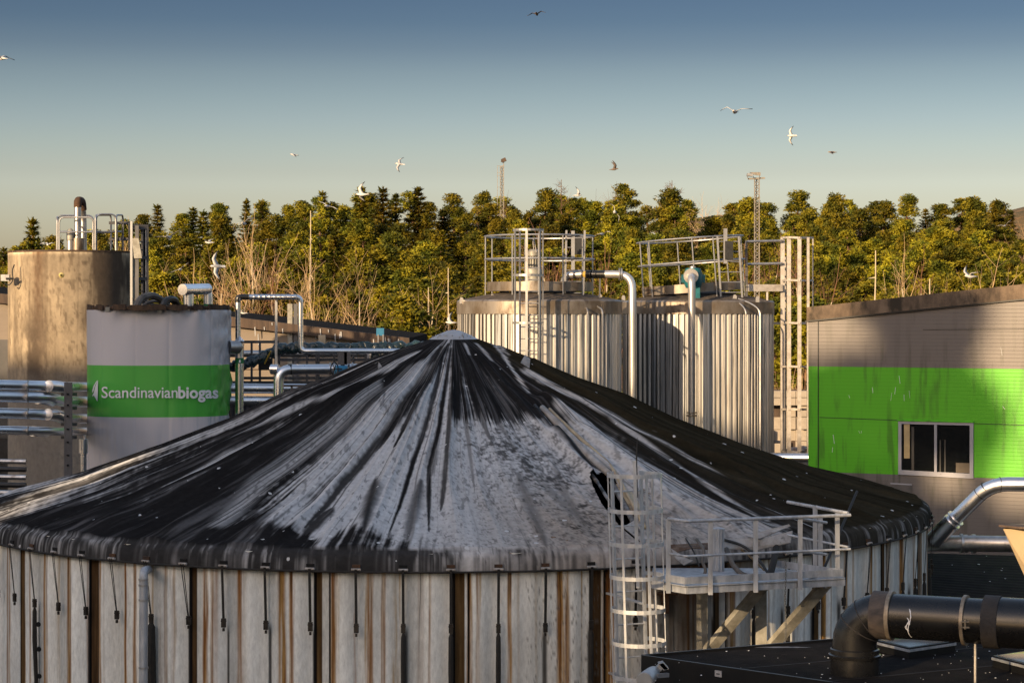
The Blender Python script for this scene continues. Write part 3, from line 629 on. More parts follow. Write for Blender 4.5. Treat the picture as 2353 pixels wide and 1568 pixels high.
for z in (-4.05, -3.34):
    for k in range(nn+1):
        a = -math.pi*.62+math.pi*1.24*k/nn; r = .085+(.008 if k % 4 < 2 else 0); vs.append((cpt.x+r*math.sin(a), cpt.y-r*math.cos(a), z))
hm.add(vs, [(k, k+1, nn+2+k, nn+1+k) for k in range(nn)]).build('duct_shell', gm, duct)
cpl = MB().lathe((cpt.x, cpt.y+.01, 0), [(.10,-3.36),(.10,-3.325),(.0,-3.30)], 20).build('duct_cap', gm, duct)
solo(MB().tube([Q(1968.5,1128,33.2), Q(1895,1300,31.7), Q(1886,1322,31.5)], .022, 8), 'prop_pole', mt['black_rubber'], 'thin black pole leaning across the right end of the platform', 'pole', tuple(Q(1886,1322,31.5)))
ch = MB(); p0 = dB+(dC-dB)*.62; p0 = on_seg(dB,dC,1802)+Vector((0,-.09,.40)); nlk = 46
for k in range(nlk):
    z = p0.z+.02-k*.036; c = Vector((p0.x+.004*math.sin(k*.3), p0.y-.02, z)); a = (k % 2)*math.pi/2
    pts = [c+Vector((math.cos(a)*.012*math.cos(q), math.sin(a)*.012*math.cos(q), .026*math.sin(q))) for q in [i*math.pi/3 for i in range(6)]]
    ch.tube(pts, .0045, 4, closed=True)
solo(ch, 'chain', mt['chain'], 'thin steel chain hanging down from the platform edge', 'chain', tuple(p0))
def hose(pts, r, mat, label, name='hose', n=8):
    P = bend([Q(*p) for p in pts], .5, 6); return solo(MB().tube(P, r, n), name, mat, label, 'hose', tuple(P[0]))
hose([(1600,1238,32.2),(1618,1262,31.8),(1612,1290,31.7),(1624,1312,31.6),(1606,1330,31.6),(1580,1331,31.6)], .026, mt['hose'], 'dusty hose curling down between the ladder and the grey half-round duct')
hose([(1668,1260,32.2),(1684,1300,31.8),(1706,1320,31.5),(1740,1328,31.5)], .040, mt['hose'], 'thick dusty hose drooping just right of the grey half-round duct')
hose([(1660,1238,32.3),(1710,1252,32.2),(1748,1290,31.9),(1765,1318,31.6),(1790,1322,31.6)], .022, mt['black_rubber'], 'black cable looping from the roof edge onto the middle of the platform', 'cable')
hose([(1690,1252,32.3),(1720,1275,32.2),(1758,1312,31.9)], .012, mt['rope'], 'frayed tan rope end hanging beside the black cable over the platform', 'rope_end')
hose([(1783,1255,32.4),(1777,1290,31.9),(1768,1322,31.6)], .055, mt['strap'], 'wide black strap hanging down to the deck right of the cables', 'torn_strap')
hose([(1575,1236,32.3),(1596,1270,32.0),(1606,1300,31.9)], .012, mt['black_rubber'], 'thin black wire hanging at the ladder end of the platform', 'wire')
rustd = M('flaking_rust', (.07,.035,.02), .9, 0, (.16,.12,.09), 9, bump=.6)
def sheet(pts, mat, label, name='torn_sheet'):
    P = [Q(*p) for p in pts]; c = sum(P, Vector())/len(P)
    return solo(MB().prism(P, (.01,.02,-.01)), name, mat, label, 'sheet', tuple(c), smooth=False)
sheet([(1540,1258,31.9),(1575,1280,31.6),(1592,1287,31.4),(1570,1297,31.5),(1552,1282,31.7)], grl, 'pointed grey membrane scrap curling out below the torn roof edge beside the ladder')
sheet([(1535,1250,32.3),(1640,1245,32.3),(1638,1262,32.1),(1590,1258,32.05),(1545,1270,32.1)], rustd, 'rusty torn edge plate exposed under the roof rim near the ladder')
sheet([(1650,1238,32.35),(1760,1234,32.4),(1820,1218,32.6),(1815,1246,32.4),(1740,1262,32.3),(1665,1260,32.2)], grl, 'crumpled pale membrane lip lifting along the rim behind the platform rail')
sheet([(1712,1230,32.3),(1812,1203,32.7),(1816,1207,32.7),(1745,1236,32.3)], grl, 'thin brown strip of torn trim lying along the roof rim behind the railing', 'torn_trim')
for k, (x, y) in enumerate([(1560,1352),(1566,1366)]): pass
MB().box(Q(1530,1362,32.4), (.35,.2,.03)).box(Q(1527,1385,32.4), (.12,.14,.3)).build('hanging_bracket', mt['rust'], plat)
br_rng = random.Random(3); db = MB()
for k in range(26):
    p = on_cone(br_rng.uniform(1240,1345), br_rng.uniform(1195,1250), .012); s = br_rng.uniform(.015,.055)
    db.box(p, (s*1.6, s*1.3, s*.5), M=Euler((br_rng.uniform(-.6,.6), br_rng.uniform(-.6,.6), br_rng.uniform(0,3))).to_matrix())
tag(db.build('debris', M('debris_clods', (.24,.17,.13), .9, 0, (.10,.07,.05), 14, bump=.6), None), None, None, kind='stuff')

# ------------------------------------------------------------------ corrugated steel tanks
def steel_tank(label, xc, Y, Rp, seed):
    Rm = px(Rp, Y)/math.sqrt(1+(Rp/FPX)**2); c = Vector(((xc-CX)/FPX*Y, Y, 0)); rg = random.Random(seed)
    t = thing('steel_silo', label, 'storage tank', (c.x, c.y, GZ), 'corrugated steel tanks behind the domed tank')
    n = 84; vs = []; fs = []; ang = []; a = 0
    ws = [rg.choice([.8,1,1,1.25,.65]) for _ in range(n)]; tot = sum(ws)
    for w in ws:
        d = 2*math.pi*w/tot
        for f, r in ((0,.0),(.40,.0),(.50,.05),(.90,.05)): ang.append((a+d*f, Rm-.052+r))
        a += d
    m = len(ang)
    for z in (GZ, 0.02):
        for a, r in ang: vs.append((c.x+r*math.sin(a), c.y-r*math.cos(a), z))
    fs = [(k, (k+1) % m, m+(k+1) % m, m+k) for k in range(m)]
    cl_ = MB().add(vs, fs).build('cladding', mt['clad'], t); cl_.data.materials.append(mt['clad2']); cl_.data.materials.append(mt['clad_fold_shade'])
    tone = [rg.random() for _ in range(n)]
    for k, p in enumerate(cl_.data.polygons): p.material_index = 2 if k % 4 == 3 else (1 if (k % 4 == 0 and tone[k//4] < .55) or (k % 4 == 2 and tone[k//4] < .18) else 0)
    MB().lathe(c, [(Rm-.03,-.02),(Rm+.012,-.02),(Rm+.012,.30),(Rm-.02,.335),(Rm-.05,.345)], 72).build('top_band', mt['band'], t, True, angle=25)
    MB().lathe(c, [(Rm-.05,.345),(Rm*.8,.42),(Rm*.5,.54),(Rm*.25,.62),(0,.64)], 48).build('roof', mt['domerust'], t, True)
    return t, c, Rm
def lug(t, x, y, Y, s=.16):
    p = Q(x, y, Y); w = .05
    MB().prism([p+Vector(q) for q in ((-w,0,0),(w,0,0),(w,0,s*.7),(w*.5,0,s),(-w*.5,0,s),(-w,0,s*.7))], (0,.03,0)).build('lifting_lug', mt['whitepipe'], t)
def ringrail(t, c, r, zs, posts, mat, Mx=None, gaps=None, zfoot=.42, pr=.019, rr=.024):
    I = Mx or Matrix.Identity(3)
    def P(a, rad, z): return Vector((c.x, c.y, 0))+Vector((0,0,.7))+I @ Vector((rad*math.sin(a), -rad*math.cos(a), z-.7))
    for z in zs: MB().tube([P(2*math.pi*k/48, r, z) for k in range(48)], rr, 7, closed=True).build('guard_rail', mat, t, True)
    for a in posts: MB().tube([P(a, r, zfoot), P(a, r, zs[0])], pr, 7).build('guard_post', mat, t, True)
    MB().lathe((c.x, c.y, .7), [(r-.10,-.13),(r-.05,-.13),(r-.05,.11),(r-.06,.11),(r-.10,.0)], 48, M=I).build('ring_deck', mt['band'], t, True)
    MB().lathe((c.x, c.y, .7), [(r-.55,-.05),(r-.06,-.05),(r-.06,-.01),(r-.55,-.01),(r-.55,-.05)], 40, M=I).build('deck_grating', mt['rust'], t)
    return P
t1, c1, R1 = steel_tank('silver corrugated steel tank with a caged ladder and an agitator, left of the pair', 1239, 54.0, 189, 1)
ringrail(t1, c1, 1.43, (2.0,1.40), [-1.40,-.52,-.03+.0,.42,1.30,2.2,3.4,4.2], mt['galv'])
for x, y in ((1131,690),(1378,689),(1060,697)): lug(t1, x, y, 53.2)
lad1 = thing('caged_ladder', 'long caged ladder on the front of the left corrugated steel tank', 'ladder', (Q(1218,700,51.4).x, 51.4, GZ))
lp = Q(1217, 700, 51.6)
caged_ladder(lad1, (lp.x, lp.y, 0), -.12, .50, -4.5, 2.03, [2.03-.295*k-.9 for k in range(17)], [2.06,.94,-.24,-1.4,-2.6], .385, .34, 5, mt['galv'], sr=.03, hw=.055, a_open=R_(45), barr=.024)
ag = thing('agitator', 'grey vertical motor and gearbox of an agitator on top of the left corrugated steel tank', 'agitator', (Q(1225,650,53.3).x, 53.3, .62))
ac = Q(1225, 600, 53.3); z_ = lambda y: (HY-y)/FPX*53.3
MB().lathe((ac.x, ac.y, 0), [(0,z_(572)),(.10,z_(573)),(.155,z_(578)),(.16,z_(588)),(.12,z_(589)),(.12,z_(613)),(.17,z_(614)),(.17,z_(617)),(0,z_(617))], 20).build('motor_body', mt['motor'], ag, True)
fn = MB()
for k in range(14):
    a = k*2*math.pi/14; fn.box((ac.x+.135*math.sin(a), ac.y-.135*math.cos(a), z_(601)), (.012,.045,.26), rz=a)
fn.build('cooling_fins', mt['motor'], ag)
MB().lathe((ac.x, ac.y, 0), [(0,z_(617)),(.2,z_(617)),(.22,z_(621)),(.22,z_(630)),(.15,z_(633)),(.15,z_(641)),(.2,z_(642)),(.2,z_(646)),(.11,z_(650)),(.13,z_(672)),(0,z_(680))], 20).build('gearbox', mt['motor'], ag, True)
MB().tube(bend([Q(1226,572,53.0), Q(1224,556,53.0), Q(1226,545,53.2), Q(1232,580,52.9)], .1), .014, 6).build('motor_cable', mt['pvc'], ag, True)
MB().box(Q(1173,668,53.2), (.1,.1,.12)).lathe(Q(1173,662,53.2), [(0,.12),(.06,.1),(.06,0)], 10).build('valve', mt['yellow'], t1)
def small_ladder(label, x0, y0, x1, y1, Y, w, n):
    a = Q(x0, y0, Y); b = Q(x1, y1, Y); t = thing('access_ladder', label, 'ladder', tuple(b), 'short ladders on the tank top rails')
    for s in (-1, 1): MB().bar(a+Vector((s*w/2,0,0)), b+Vector((s*w/2,0,0)), .05, .06, (0,1,0)).build('stile', mt['galv'], t)
    for k in range(n):
        p = a+(b-a)*((k+.5)/n); MB().tube([p-Vector((w/2,0,0)), p+Vector((w/2,0,0))], .014, 6).build('rung', mt['galv'], t)
    return t
s1 = small_ladder('short ladder with a black box, on the right side of the left tank railing', 1322,529, 1318,686, 53.0, .14*53/14.2*.9, 6)
MB().box(Q(1325.5,566,52.95), (.24,.14,.42)).build('control_box', mt['dark'], s1)
MB().box(Q(1316,575,52.9), (.09,.05,1.0)).build('cable_tray', mt['galv'], s1)
def cabl(t, pts, mat, r=.016, nm='cable_conduit'):
    MB().tube(bend([Q(*p) for p in pts], .2), r, 6).build(nm, mat, t, True)
for dx in (0, 34): cabl(t1, [(1318+dx*.5,686,53.0),(1340+dx*.8,700,52.6),(1350+dx,712,51.95),(1350+dx,735,51.93),(1350+dx,960,51.93)], mt['galv'], .022)
# pipe from the first tank to the gap
pp = thing('vent_pipe', 'stainless pipe arching off the left corrugated tank with a flange and black tape', 'pipe', tuple(Q(1452,960,52.6)))
MB().tube(bend([Q(1293,660,53.2), Q(1300,632,53.2), Q(1330,630,53.1), Q(1452,630,52.8), Q(1453,700,52.6), Q(1454,1040,52.6)], .42, 8), .098, 16).build('pipe', mt['whitepipe'], pp, True)
tp = MB(); Rx = Matrix.Rotation(R_(90), 3, 'Y')
for x0, x1 in ((1348,1359),(1362,1389),(1400,1411)): 
    a = Q(x0, 630, 53.0); b = Q(x1, 630, 52.93); tp.tube([a, b], .102, 16)
tp.build('black_tape', mt['blackpipe'], pp, True)
MB().tube([Q(1338,630,53.05), Q(1345,630,53.04)], .103, 16).build('yellow_tape', mt['yellow'], pp, True)
MB().tube([Q(1421,630,52.88), Q(1424,630,52.88)], .16, 16).tube([Q(1426,630,52.87), Q(1429,630,52.87)], .16, 16).build('flange', mt['galv'], pp, True)
MB().bar(Q(1378,637,53.0), Q(1377,690,53.0), .04, .05).build('support_leg', mt['greybeam'], pp)

t2, c2_, R2 = steel_tank('silver corrugated steel tank with a tilted top railing, right of the pair', 1603, 57.50, 173.5, 2)
Mt = Matrix.Rotation(R_(-4), 3, 'Y')
ringrail(t2, Vector((Q(1592,700,57.50).x, 57.50, 0)), 1.48, (2.05,1.40), [-1.28,-.95,-.05,.35,1.15,2.3,3.3,4.0], mt['galv'], Mt, zfoot=.30)
for x, y in ((1432,692),(1688,690),(1740,694)): lug(t2, x, y, 55.90)
s2 = small_ladder('short ladder with a black box, on the right side of the right tank railing', 1672,543, 1680,683, 56.10, .58, 6)
MB().box(Q(1674,575,56.00), (.22,.14,.5)).build('control_box', mt['dark'], s2)
MB().box(Q(1666,565,56.00), (.1,.06,.95)).build('cable_tray', mt['galv'], s2)
for dx in (0, 32): cabl(t2, [(1683+dx*.4,686,55.90),(1700+dx*.8,697,55.60),(1714+dx,712,55.34),(1714+dx,1030,55.32)], mt['galv'], .022)
vp = thing('vent_pipe', 'stainless pipe dropping down the front of the right corrugated tank', 'pipe', tuple(Q(1589,1000,54.80)))
MB().tube(bend([Q(1588,634,55.40), Q(1588,640,54.85), Q(1589,660,54.80), Q(1589,1060,54.80)], .2, 6), .098, 16).build('pipe', mt['whitepipe'], vp, True)
MB().lathe(Q(1589,952,54.80), [(.1,-.05),(.14,-.05),(.14,.0),(.1,.0)], 16).lathe(Q(1589,949,54.80), [(.1,0),(.14,0),(.14,.04),(.1,.04)], 16).build('flange', mt['clamp'], vp, True)
va = thing('valve', 'teal valve with a pale round flange on top of the right corrugated tank', 'valve', tuple(Q(1590,680,55.70)))
Rc = Matrix.Rotation(R_(90), 3, 'X')
MB().lathe(Q(1592,640,55.90), [(0,-.25),(.2,-.25),(.26,-.1),(.26,.1),(.2,.28),(0,.3)], 18).box(Q(1592,640,56.10), (.62,.4,.22)).box(Q(1594,668,55.90), (.3,.3,.4)).build('valve_body', mt['teal'], va, True)
MB().lathe(Q(1587,634,55.45), [(0,-.02),(.20,-.02),(.20,.03),(0,.03)], 20, M=Rc).build('flange', mt['whitepipe'], va, True)
MB().lathe(Q(1591,616,55.80), [(0,.06),(.08,.05),(.08,-.08)], 12).build('valve_cap', mt['whitepipe'], va, True)
# ladder beside the second tank
l2 = thing('caged_ladder', 'tall pale caged ladder standing between the right corrugated tank and the green building', 'ladder', (Q(1818,700,56.50).x, 56.50, GZ))
pal = M('pale_galvanised', (.60,.56,.52), .5, .3, (.42,.38,.34), 7)
Lx = [(1797.5,.09,56.90),(1803,.05,57.20),(1812,.085,56.30),(1836,.08,56.00),(1856,.055,56.20),(1867,.02,56.70)]
for i, (x, w, Y) in enumerate(Lx):
    y0 = 545 if i != 1 else 590
    MB().bar(Q(x,y0,Y), Q(x,1040,Y), w*1.25, .07, (0,1,0)).build('stile' if i < 2 else 'cage_bar', pal, l2)
for y in (546, 644, 742, 842, 940, 1038):
    MB().bar(Q(1797,y,56.80), Q(1812,y-1,56.25), .05, .055).bar(Q(1812,y-1,56.25), Q(1836,y,55.95), .05, .055).bar(Q(1836,y,55.95), Q(1867,y,56.50), .05, .055).build('hoop', pal, l2)
for k in range(26): 
    y = 560+k*18.5; MB().bar(Q(1798,y,56.95), Q(1803,y,57.20), .03, .03).build('rung', pal, l2)
for y in (742, 1015): MB().bar(Q(1775,y,57.10), Q(1797,y,57.00), .05, .07).build('wall_bracket', mt['galv'], l2)
br = thing('access_bridge', 'short pale steel gangway beam with two rails joining the right tank top to its ladder', 'gangway', tuple(Q(1760,665,56.70)))
MB().bar(Q(1714,661,56.50), Q(1797,661,56.80), .06, .19).build('beam', pal, br)
MB().bar(Q(1714,661,57.50), Q(1800,661,57.70), .06, .19).build('beam', pal, br)
for y in (553, 605): MB().tube([Q(1714,y+2,56.50), Q(1797,y,56.80)], .035, 8).build('rail', mt['galv'], br, True)
for x in (1714,): MB().bar(Q(x,552,56.50), Q(x+1,688,56.50), .06, .05, (0,1,0)).build('post', mt['greybeam'], br)
MB().bar(Q(1762,668,56.70), Q(1762,697,56.70), .05, .05).build('leg', pal, br)
# ------------------------------------------------------------------ concrete tank with its top gear
CTY = 66.0; cc = Vector(((165-CX)/FPX*CTY, CTY, 0)); CR = px(143, CTY)
ct = thing('concrete_tank', 'tall stained concrete tank with rust runs and a railing on top', 'storage tank', (cc.x, cc.y, GZ))
ctop = (HY-578)/FPX*CTY
ta = np.linspace(-math.pi, math.pi, 420); za = np.concatenate([np.linspace(ctop, -6.2, 130), [GZ]])
TA, ZA = np.meshgrid(ta, za)
k1 = fbm(TA*7, ZA*.55, 101, 5); k2 = fbm(TA*24, ZA*4.5, 102, 5); k3 = fbm(TA*5, ZA*1.0, 103, 4)
cb_ = np.array([.95,.78,.54])*(.30+1.25*k1)[..., None]
def layc(m, c):
    global cb_
    m = np.clip(m, 0, 1)[..., None]; cb_ = cb_*(1-m)+np.array(c)*m
layc(.6*sst(.58,.70,k2)*(.3+k3), [.22,.15,.085]); layc(.35*sst(.55,.66,fbm(TA*16, ZA*.25, 105, 4)), [.13,.09,.055])
layc(.95*np.exp(-((TA+.33)/.12)**2)*(.5+k2)*(1-.4*sst(0,4,ctop-ZA)), [.20,.10,.04])
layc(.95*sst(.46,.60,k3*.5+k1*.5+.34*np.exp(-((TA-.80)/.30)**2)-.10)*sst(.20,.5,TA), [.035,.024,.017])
layc(.95*np.exp(-((TA+.42)/.34)**2)*sst(1.2,2.8,ctop-ZA+.8*(k3-.5))*sst(.25,.5,k3+.2*k2), [.05,.033,.022])  # broad dark patch low on the left of the shell
layc(.6*sst(.60,.68, fbm(TA*9, ZA*9, 104, 3)*.6+.4*k2)*sst(-.2,.3,TA), [.08,.055,.035])
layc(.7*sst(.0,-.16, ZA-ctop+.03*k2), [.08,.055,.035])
layc(.6*(np.abs(ZA+4.15+.5*k1) < .03), [.04,.03,.025])
layc(.1+.65*sst(-1.2,-2.6,ZA+.6*k1), [.21,.20,.185])  # shade on the lower shell painted in as a darker neutral tone
Xc = cc.x+CR*np.sin(TA); Yc = cc.y-CR*np.cos(TA)
b = MB(); b.v = np.stack([Xc.ravel(), Yc.ravel(), ZA.ravel()], 1).tolist(); nn = len(ta)
b.f = [(j*nn+i, (j+1)*nn+i, (j+1)*nn+i+1, j*nn+i+1) for j in range(len(za)-1) for i in range(nn-1)]
w_ = b.build('shell', attr_mat('stained_shaded_concrete', .85, 0, .22, 7, (1,1,.8), bump=.25), ct, True, angle=180); set_attr(w_, cb_.reshape(-1, 3))
MB().lathe(cc, [(CR+.01,ctop-.06),(CR+.02,ctop),(0,ctop+.02)], 60).build('top_slab', mt['fascia'], ct)
def QC(x, y, dY=0): return Q(x, y, CTY-CR*.6+dY)
kn = MB().lathe(Q(141,632,CTY-CR*1.0), [(0,-.10),(.075,-.10),(.085,.0),(.03,.05)], 16, M=Matrix.Rotation(R_(90), 3, 'X')).build('pipe_stub', mt['yellow'], ct, True)
kn.data.materials[0] = M('cream_plastic', (.6,.5,.2), .5)
rl = thing('guard_railing', 'rounded steel guard railing panels around the top of the concrete tank', 'railing', tuple(Q(200,577,64.9)))
def frame(x0, x1, y0, y1, Y0_, Y1_, ym=None, r=.03):
    m = MB(); a = Q(x0, y1, Y0_); b_ = Q(x0, y0, Y0_); c = Q(x1, y0, Y1_); d = Q(x1, y1, Y1_)
    m.tube(bend([a, b_, c, d], .18, 5), r, 7)
    if ym: m.tube([Q(x0, ym, Y0_), Q(x1, ym, Y1_)], r*.8, 7)
    m.build('railing_panel', mt['galv'], rl, True)
frame(131,132.5,499,574,64.6,66.6,None); frame(136,215,499,574,64.6,64.7,533); frame(132,214,495,572,66.5,66.9,532)
frame(219,255,494,574,64.7,66.6,534); frame(221,266,492,575,64.8,65.1,532); frame(267,282,494,573,65.2,66.4,532)
for x in (268, 282, 297): MB().bar(Q(x, 512, 65.6), Q(x, 575, 65.6), .06, .06).build('railing_post', mt['greybeam'], rl)
for y in (512, 549): MB().bar(Q(250, y, 65.6), Q(298, y, 65.7), .05, .09).build('side_rail', mt['greybeam'], rl)
vpz = thing('exhaust_pipe', 'tall paired exhaust pipe with a brown top bend on the concrete tank', 'pipe', tuple(Q(184,577,65)))
MB().tube(bend([Q(178.5,578,65), Q(178.5,461,65), Q(188,461,65.4), Q(191,500,65.6), Q(192,576,65.6)], .15, 6), .11, 14).build('pipe', mt['chrome2'], vpz, True)
MB().tube(bend([Q(178.5,476,65), Q(178.5,460,65), Q(188.5,461,65.4), Q(190.5,482,65.5)], .15, 6), .122, 14).build('rusty_bend', mt['rust'], vpz, True)
MB().lathe(Q(179.5,565,65), [(0,-.18),(.19,-.18),(.19,.24),(.12,.26)], 16).build('base_socket', mt['band'], vpz, True)
vd = thing('vent_dome', 'short round-topped vent with a grey cap beside the exhaust pipe on the concrete tank', 'vent', tuple(Q(161.5,577,64.9)))
MB().lathe(Q(161.5,575,64.9), [(.105,-.05),(.105,.33),(.13,.33)], 16).build('vent_stem', mt['whitepipe'], vd, True)
MB().lathe(Q(161.5,575,64.9), [(.12,.31),(.12,.55),(.10,.62),(.05,.68),(0,.70)], 16).build('vent_cap', mt['motor'], vd, True)
lt_ = thing('ladder_tower', 'dark steel ladder tower on the right side of the concrete tank', 'ladder', tuple(Q(322,700,64.8)))
for x, y0, w in ((302,508,.045),(315,518,.07),(329,516,.09),(334,518,.05),(339,518,.03)): MB().bar(Q(x,y0,65+.3*(x > 325)), Q(x,760,65+.3*(x > 325)), w*1.6, .08, (0,1,0)).build('tower_leg', mt['galv'] if x in (302,334) else mt['greybeam'], lt_)
for y in (519, 524, 592, 640, 688, 735): MB().bar(Q(302,y,65.0), Q(340,y,65.3), .07, .09).build('hoop', mt['greybeam'], lt_)
for k in range(12): MB().bar(Q(315,536+k*19,65.0), Q(329,536+k*19,65.3), .03, .03).build('rung', mt['greybeam'], lt_)
MB().prism([Q(303,547,64.9), Q(318,547,64.9), Q(326,593,64.9), Q(308,593,64.9)], (0,.04,0)).build('tilted_panel', mt['motor'], lt_)
fl_ = thing('wall_floodlight', 'small pale floodlight with black cables on the left edge of the concrete tank', 'floodlight', tuple(Q(20,640,64.6)))
MB().box(Q(13,638,64.3), (.26,.2,.2)).build('lamp_head', mt['flood'], fl_)
MB().tube(bend([Q(33,608,64.3), Q(28,620,64.2), Q(30,645,64.2), Q(20,656,64.2), Q(10,650,64.2)], .2), .02, 6).tube([Q(14,640,64.2), Q(31,640,64.2)], .04, 6).build('cable', mt['black_rubber'], fl_, True)

# ------------------------------------------------------------------ banner tank
BY = 50.0; bc = Vector(((366-CX)/FPX*BY, BY, 0)); BR = px(161, BY)
bt = thing('banner_tank', 'smaller round tank wrapped in a grey and green company banner', 'storage tank', (bc.x, bc.y, GZ))
ba = np.linspace(-math.pi*.56, math.pi*.56, 361)
def sgnp(v, e): return np.sign(v)*np.abs(v)**e
EX = 2/2.5
bx = bc.x+(BR)*sgnp(np.sin(ba), EX); by_ = bc.y-(BR*.86)*sgnp(np.cos(ba), EX)
bpx = CX+bx/by_*FPX
ok = np.abs(ba) < 1.55
def bsurf(x, y, lift=0.0):                    # a point of the banner surface
    a = np.interp(x, bpx[ok], ba[ok]); X_ = np.interp(a, ba, bx); Y_ = np.interp(a, ba, by_)
    nx_ = np.sin(a); ny_ = -np.cos(a)
    Y2 = Y_; return Vector((X_+nx_*lift, Y2+ny_*lift, (HY-y)/FPX*Y2))
zt = .075; zb_ = (HY-1088)/FPX*48.6
zz = np.linspace(zt, zb_, 90); AA, ZZ = np.meshgrid(ba, zz)
BX = np.interp(AA, ba, bx); BYY = np.interp(AA, ba, by_)
f = (zt-ZZ)/(zt-zb_)
wr = .030*(fbm(AA*3, ZZ*.8, 111, 3)-.5)+.024*np.abs(2*vn(AA*2.5+ZZ*.8, ZZ*.5, 112)-1)*sst(.2,1,f)+.09*sst(.4,.9,f)*(fbm(AA*7, ZZ*.5, 113, 3)-.5)+.09*np.clip((AA-.6),0,1)*(fbm(AA*6, ZZ*3, 114, 3)-.5)*2
for xs in (233, 311, 388, 485): 
    a0 = float(np.interp(xs, bpx[ok], ba[ok])); wr -= .014*np.exp(-np.abs(AA-a0)/.018)+.0*f
for xs in (311, 350, 388, 455):
    a0 = float(np.interp(xs, bpx[ok], ba[ok])); wr += .055*np.exp(-f*9)*np.cos((AA-a0)*26/(1+f*10))*np.exp(-((AA-a0)/.25)**2)
BX = BX+np.sin(AA)*wr; BYY = BYY-np.cos(AA)*wr
m, nt, bb, lk = nmat('printed_banner')
bb.inputs['Roughness'].default_value = .38
g1 = nt.nodes.new('ShaderNodeNewGeometry'); s1_ = nt.nodes.new('ShaderNodeSeparateXYZ'); lk(g1.outputs['Position'], s1_.inputs[0])
def thr(v, node):
    q = nt.nodes.new('ShaderNodeMath'); q.operation = 'GREATER_THAN'; q.inputs[1].default_value = v; lk(node, q.inputs[0]); return q
q1 = thr((HY-957.5)/FPX*48.7, s1_.outputs['Z']); q2 = nt.nodes.new('ShaderNodeMath'); q2.operation = 'LESS_THAN'; q2.inputs[1].default_value = (HY-839)/FPX*48.7; lk(s1_.outputs['Z'], q2.inputs[0])
q3 = nt.nodes.new('ShaderNodeMath'); q3.operation = 'MULTIPLY'; lk(q1.outputs[0], q3.inputs[0]); lk(q2.outputs[0], q3.inputs[1])
mi = nt.nodes.new('ShaderNodeMix'); mi.data_type = 'RGBA'; mi.inputs[6].default_value = (.56,.55,.59,1); mi.inputs[7].default_value = (.075,.42,.055,1); lk(q3.outputs[0], mi.inputs[0])
nz_ = nt.nodes.new('ShaderNodeTexNoise'); nz_.inputs['Scale'].default_value = 1.2; nz_.inputs['Detail'].default_value = 5
r_ = nt.nodes.new('ShaderNodeMapRange'); r_.inputs['To Min'].default_value = .8; r_.inputs['To Max'].default_value = 1.15; lk(nz_.outputs['Fac'], r_.inputs['Value'])
vm = nt.nodes.new('ShaderNodeVectorMath'); vm.operation = 'SCALE'; lk(mi.outputs[2], vm.inputs[0]); lk(r_.outputs[0], vm.inputs['Scale']); lk(vm.outputs[0], bb.inputs['Base Color'])
b = MB(); b.v = np.stack([BX.ravel(), BYY.ravel(), ZZ.ravel()], 1).tolist(); nn = len(ba)
b.f = [(j*nn+i, (j+1)*nn+i, (j+1)*nn+i+1, j*nn+i+1) for j in range(len(zz)-1) for i in range(nn-1)]
bn = b.build('banner', m, bt, True, angle=180)
# lettering, made from the built-in font and laid on the banner
def text_on(body, x0, x1, ybase, xh, bold, mat):
    fc = bpy.data.curves.new('lettering', 'FONT'); fc.body = body; fc.size = 1; fc.offset = bold; fc.space_character = .98+bold*1.6; fc.resolution_u = 4
    fo = bpy.data.objects.new('lettering_tmp', fc); COL.objects.link(fo)
    dg = bpy.context.evaluated_depsgraph_get(); me = bpy.data.meshes.new_from_object(fo.evaluated_get(dg))
    vs = [v.co.copy() for v in me.vertices]; fs = [tuple(p.vertices) for p in me.polygons]
    bpy.data.objects.remove(fo); bpy.data.curves.remove(fc)
    import bmesh
    bm_ = bmesh.new(); bm_.from_mesh(me); bmesh.ops.triangulate(bm_, faces=bm_.faces)
    bmesh.ops.subdivide_edges(bm_, edges=[e for e in bm_.edges if e.calc_length() > .12], cuts=2, use_grid_fill=False); bmesh.ops.triangulate(bm_, faces=bm_.faces)
    vs = [v.co.copy() for v in bm_.verts]; fs = [tuple(v.index for v in f.verts) for f in bm_.faces]; bm_.free(); bpy.data.meshes.remove(me)
    a0 = min(v.x for v in vs); a1 = max(v.x for v in vs); out = []
    for v in vs:
        x = x0+(v.x-a0)/(a1-a0)*(x1-x0); out.append(bsurf(x, ybase-v.y/.52*xh, .045))
    return out, fs
tx = MB(); v, f_ = text_on('Scandinavian', 236.5, 407.5, 913, 19, .008, None); tx.add(v, f_)
tx.build('lettering', mt['white'], bn)
tx = MB(); v, f_ = text_on('biogas', 408.5, 498, 913.5, 19.5, .030, None); tx.add(v, f_)
tx.build('bold_lettering', mt['white'], bn)
def c2(x, y): return (x/3.734/1.05442, (840+y/3.734)/1.05442)
lg = MB()
def poly_on(pts, lift=.045):
    P = [bsurf(*c2(x, y), lift) for x, y in pts]; lg.add(P, [tuple(range(len(P)))])
poly_on([(897,298),(880,318),(862,350),(850,385),(847,412),(856,408),(862,392),(872,352),(886,320),(895,305)])
poly_on([(899,300),(888,325),(876,356),(868,395),(864,412),(850,436),(851,447),(864,437),(893,490),(896,488),(899,400)])
lg.build('logo', mt['white'], bn)
tr_im = MB().lathe(bc, [(BR*.99,.09),(BR*1.0,.10),(BR*1.0,.16),(BR*.98,.17),(0,.17)], 40).build('timber_rim', mt['wood'], bt)
rg = random.Random(5)
for k in range(60):
    a = -1.5+3.0*k/59; r = BR*1.0
    if rg.random() < .75: MB().box((bc.x+r*math.sin(a), bc.y-r*math.cos(a), .13+rg.uniform(-.01,.015)), (.10,.03,.13), rz=a).build('rim_board', mt['wood'], tr_im)
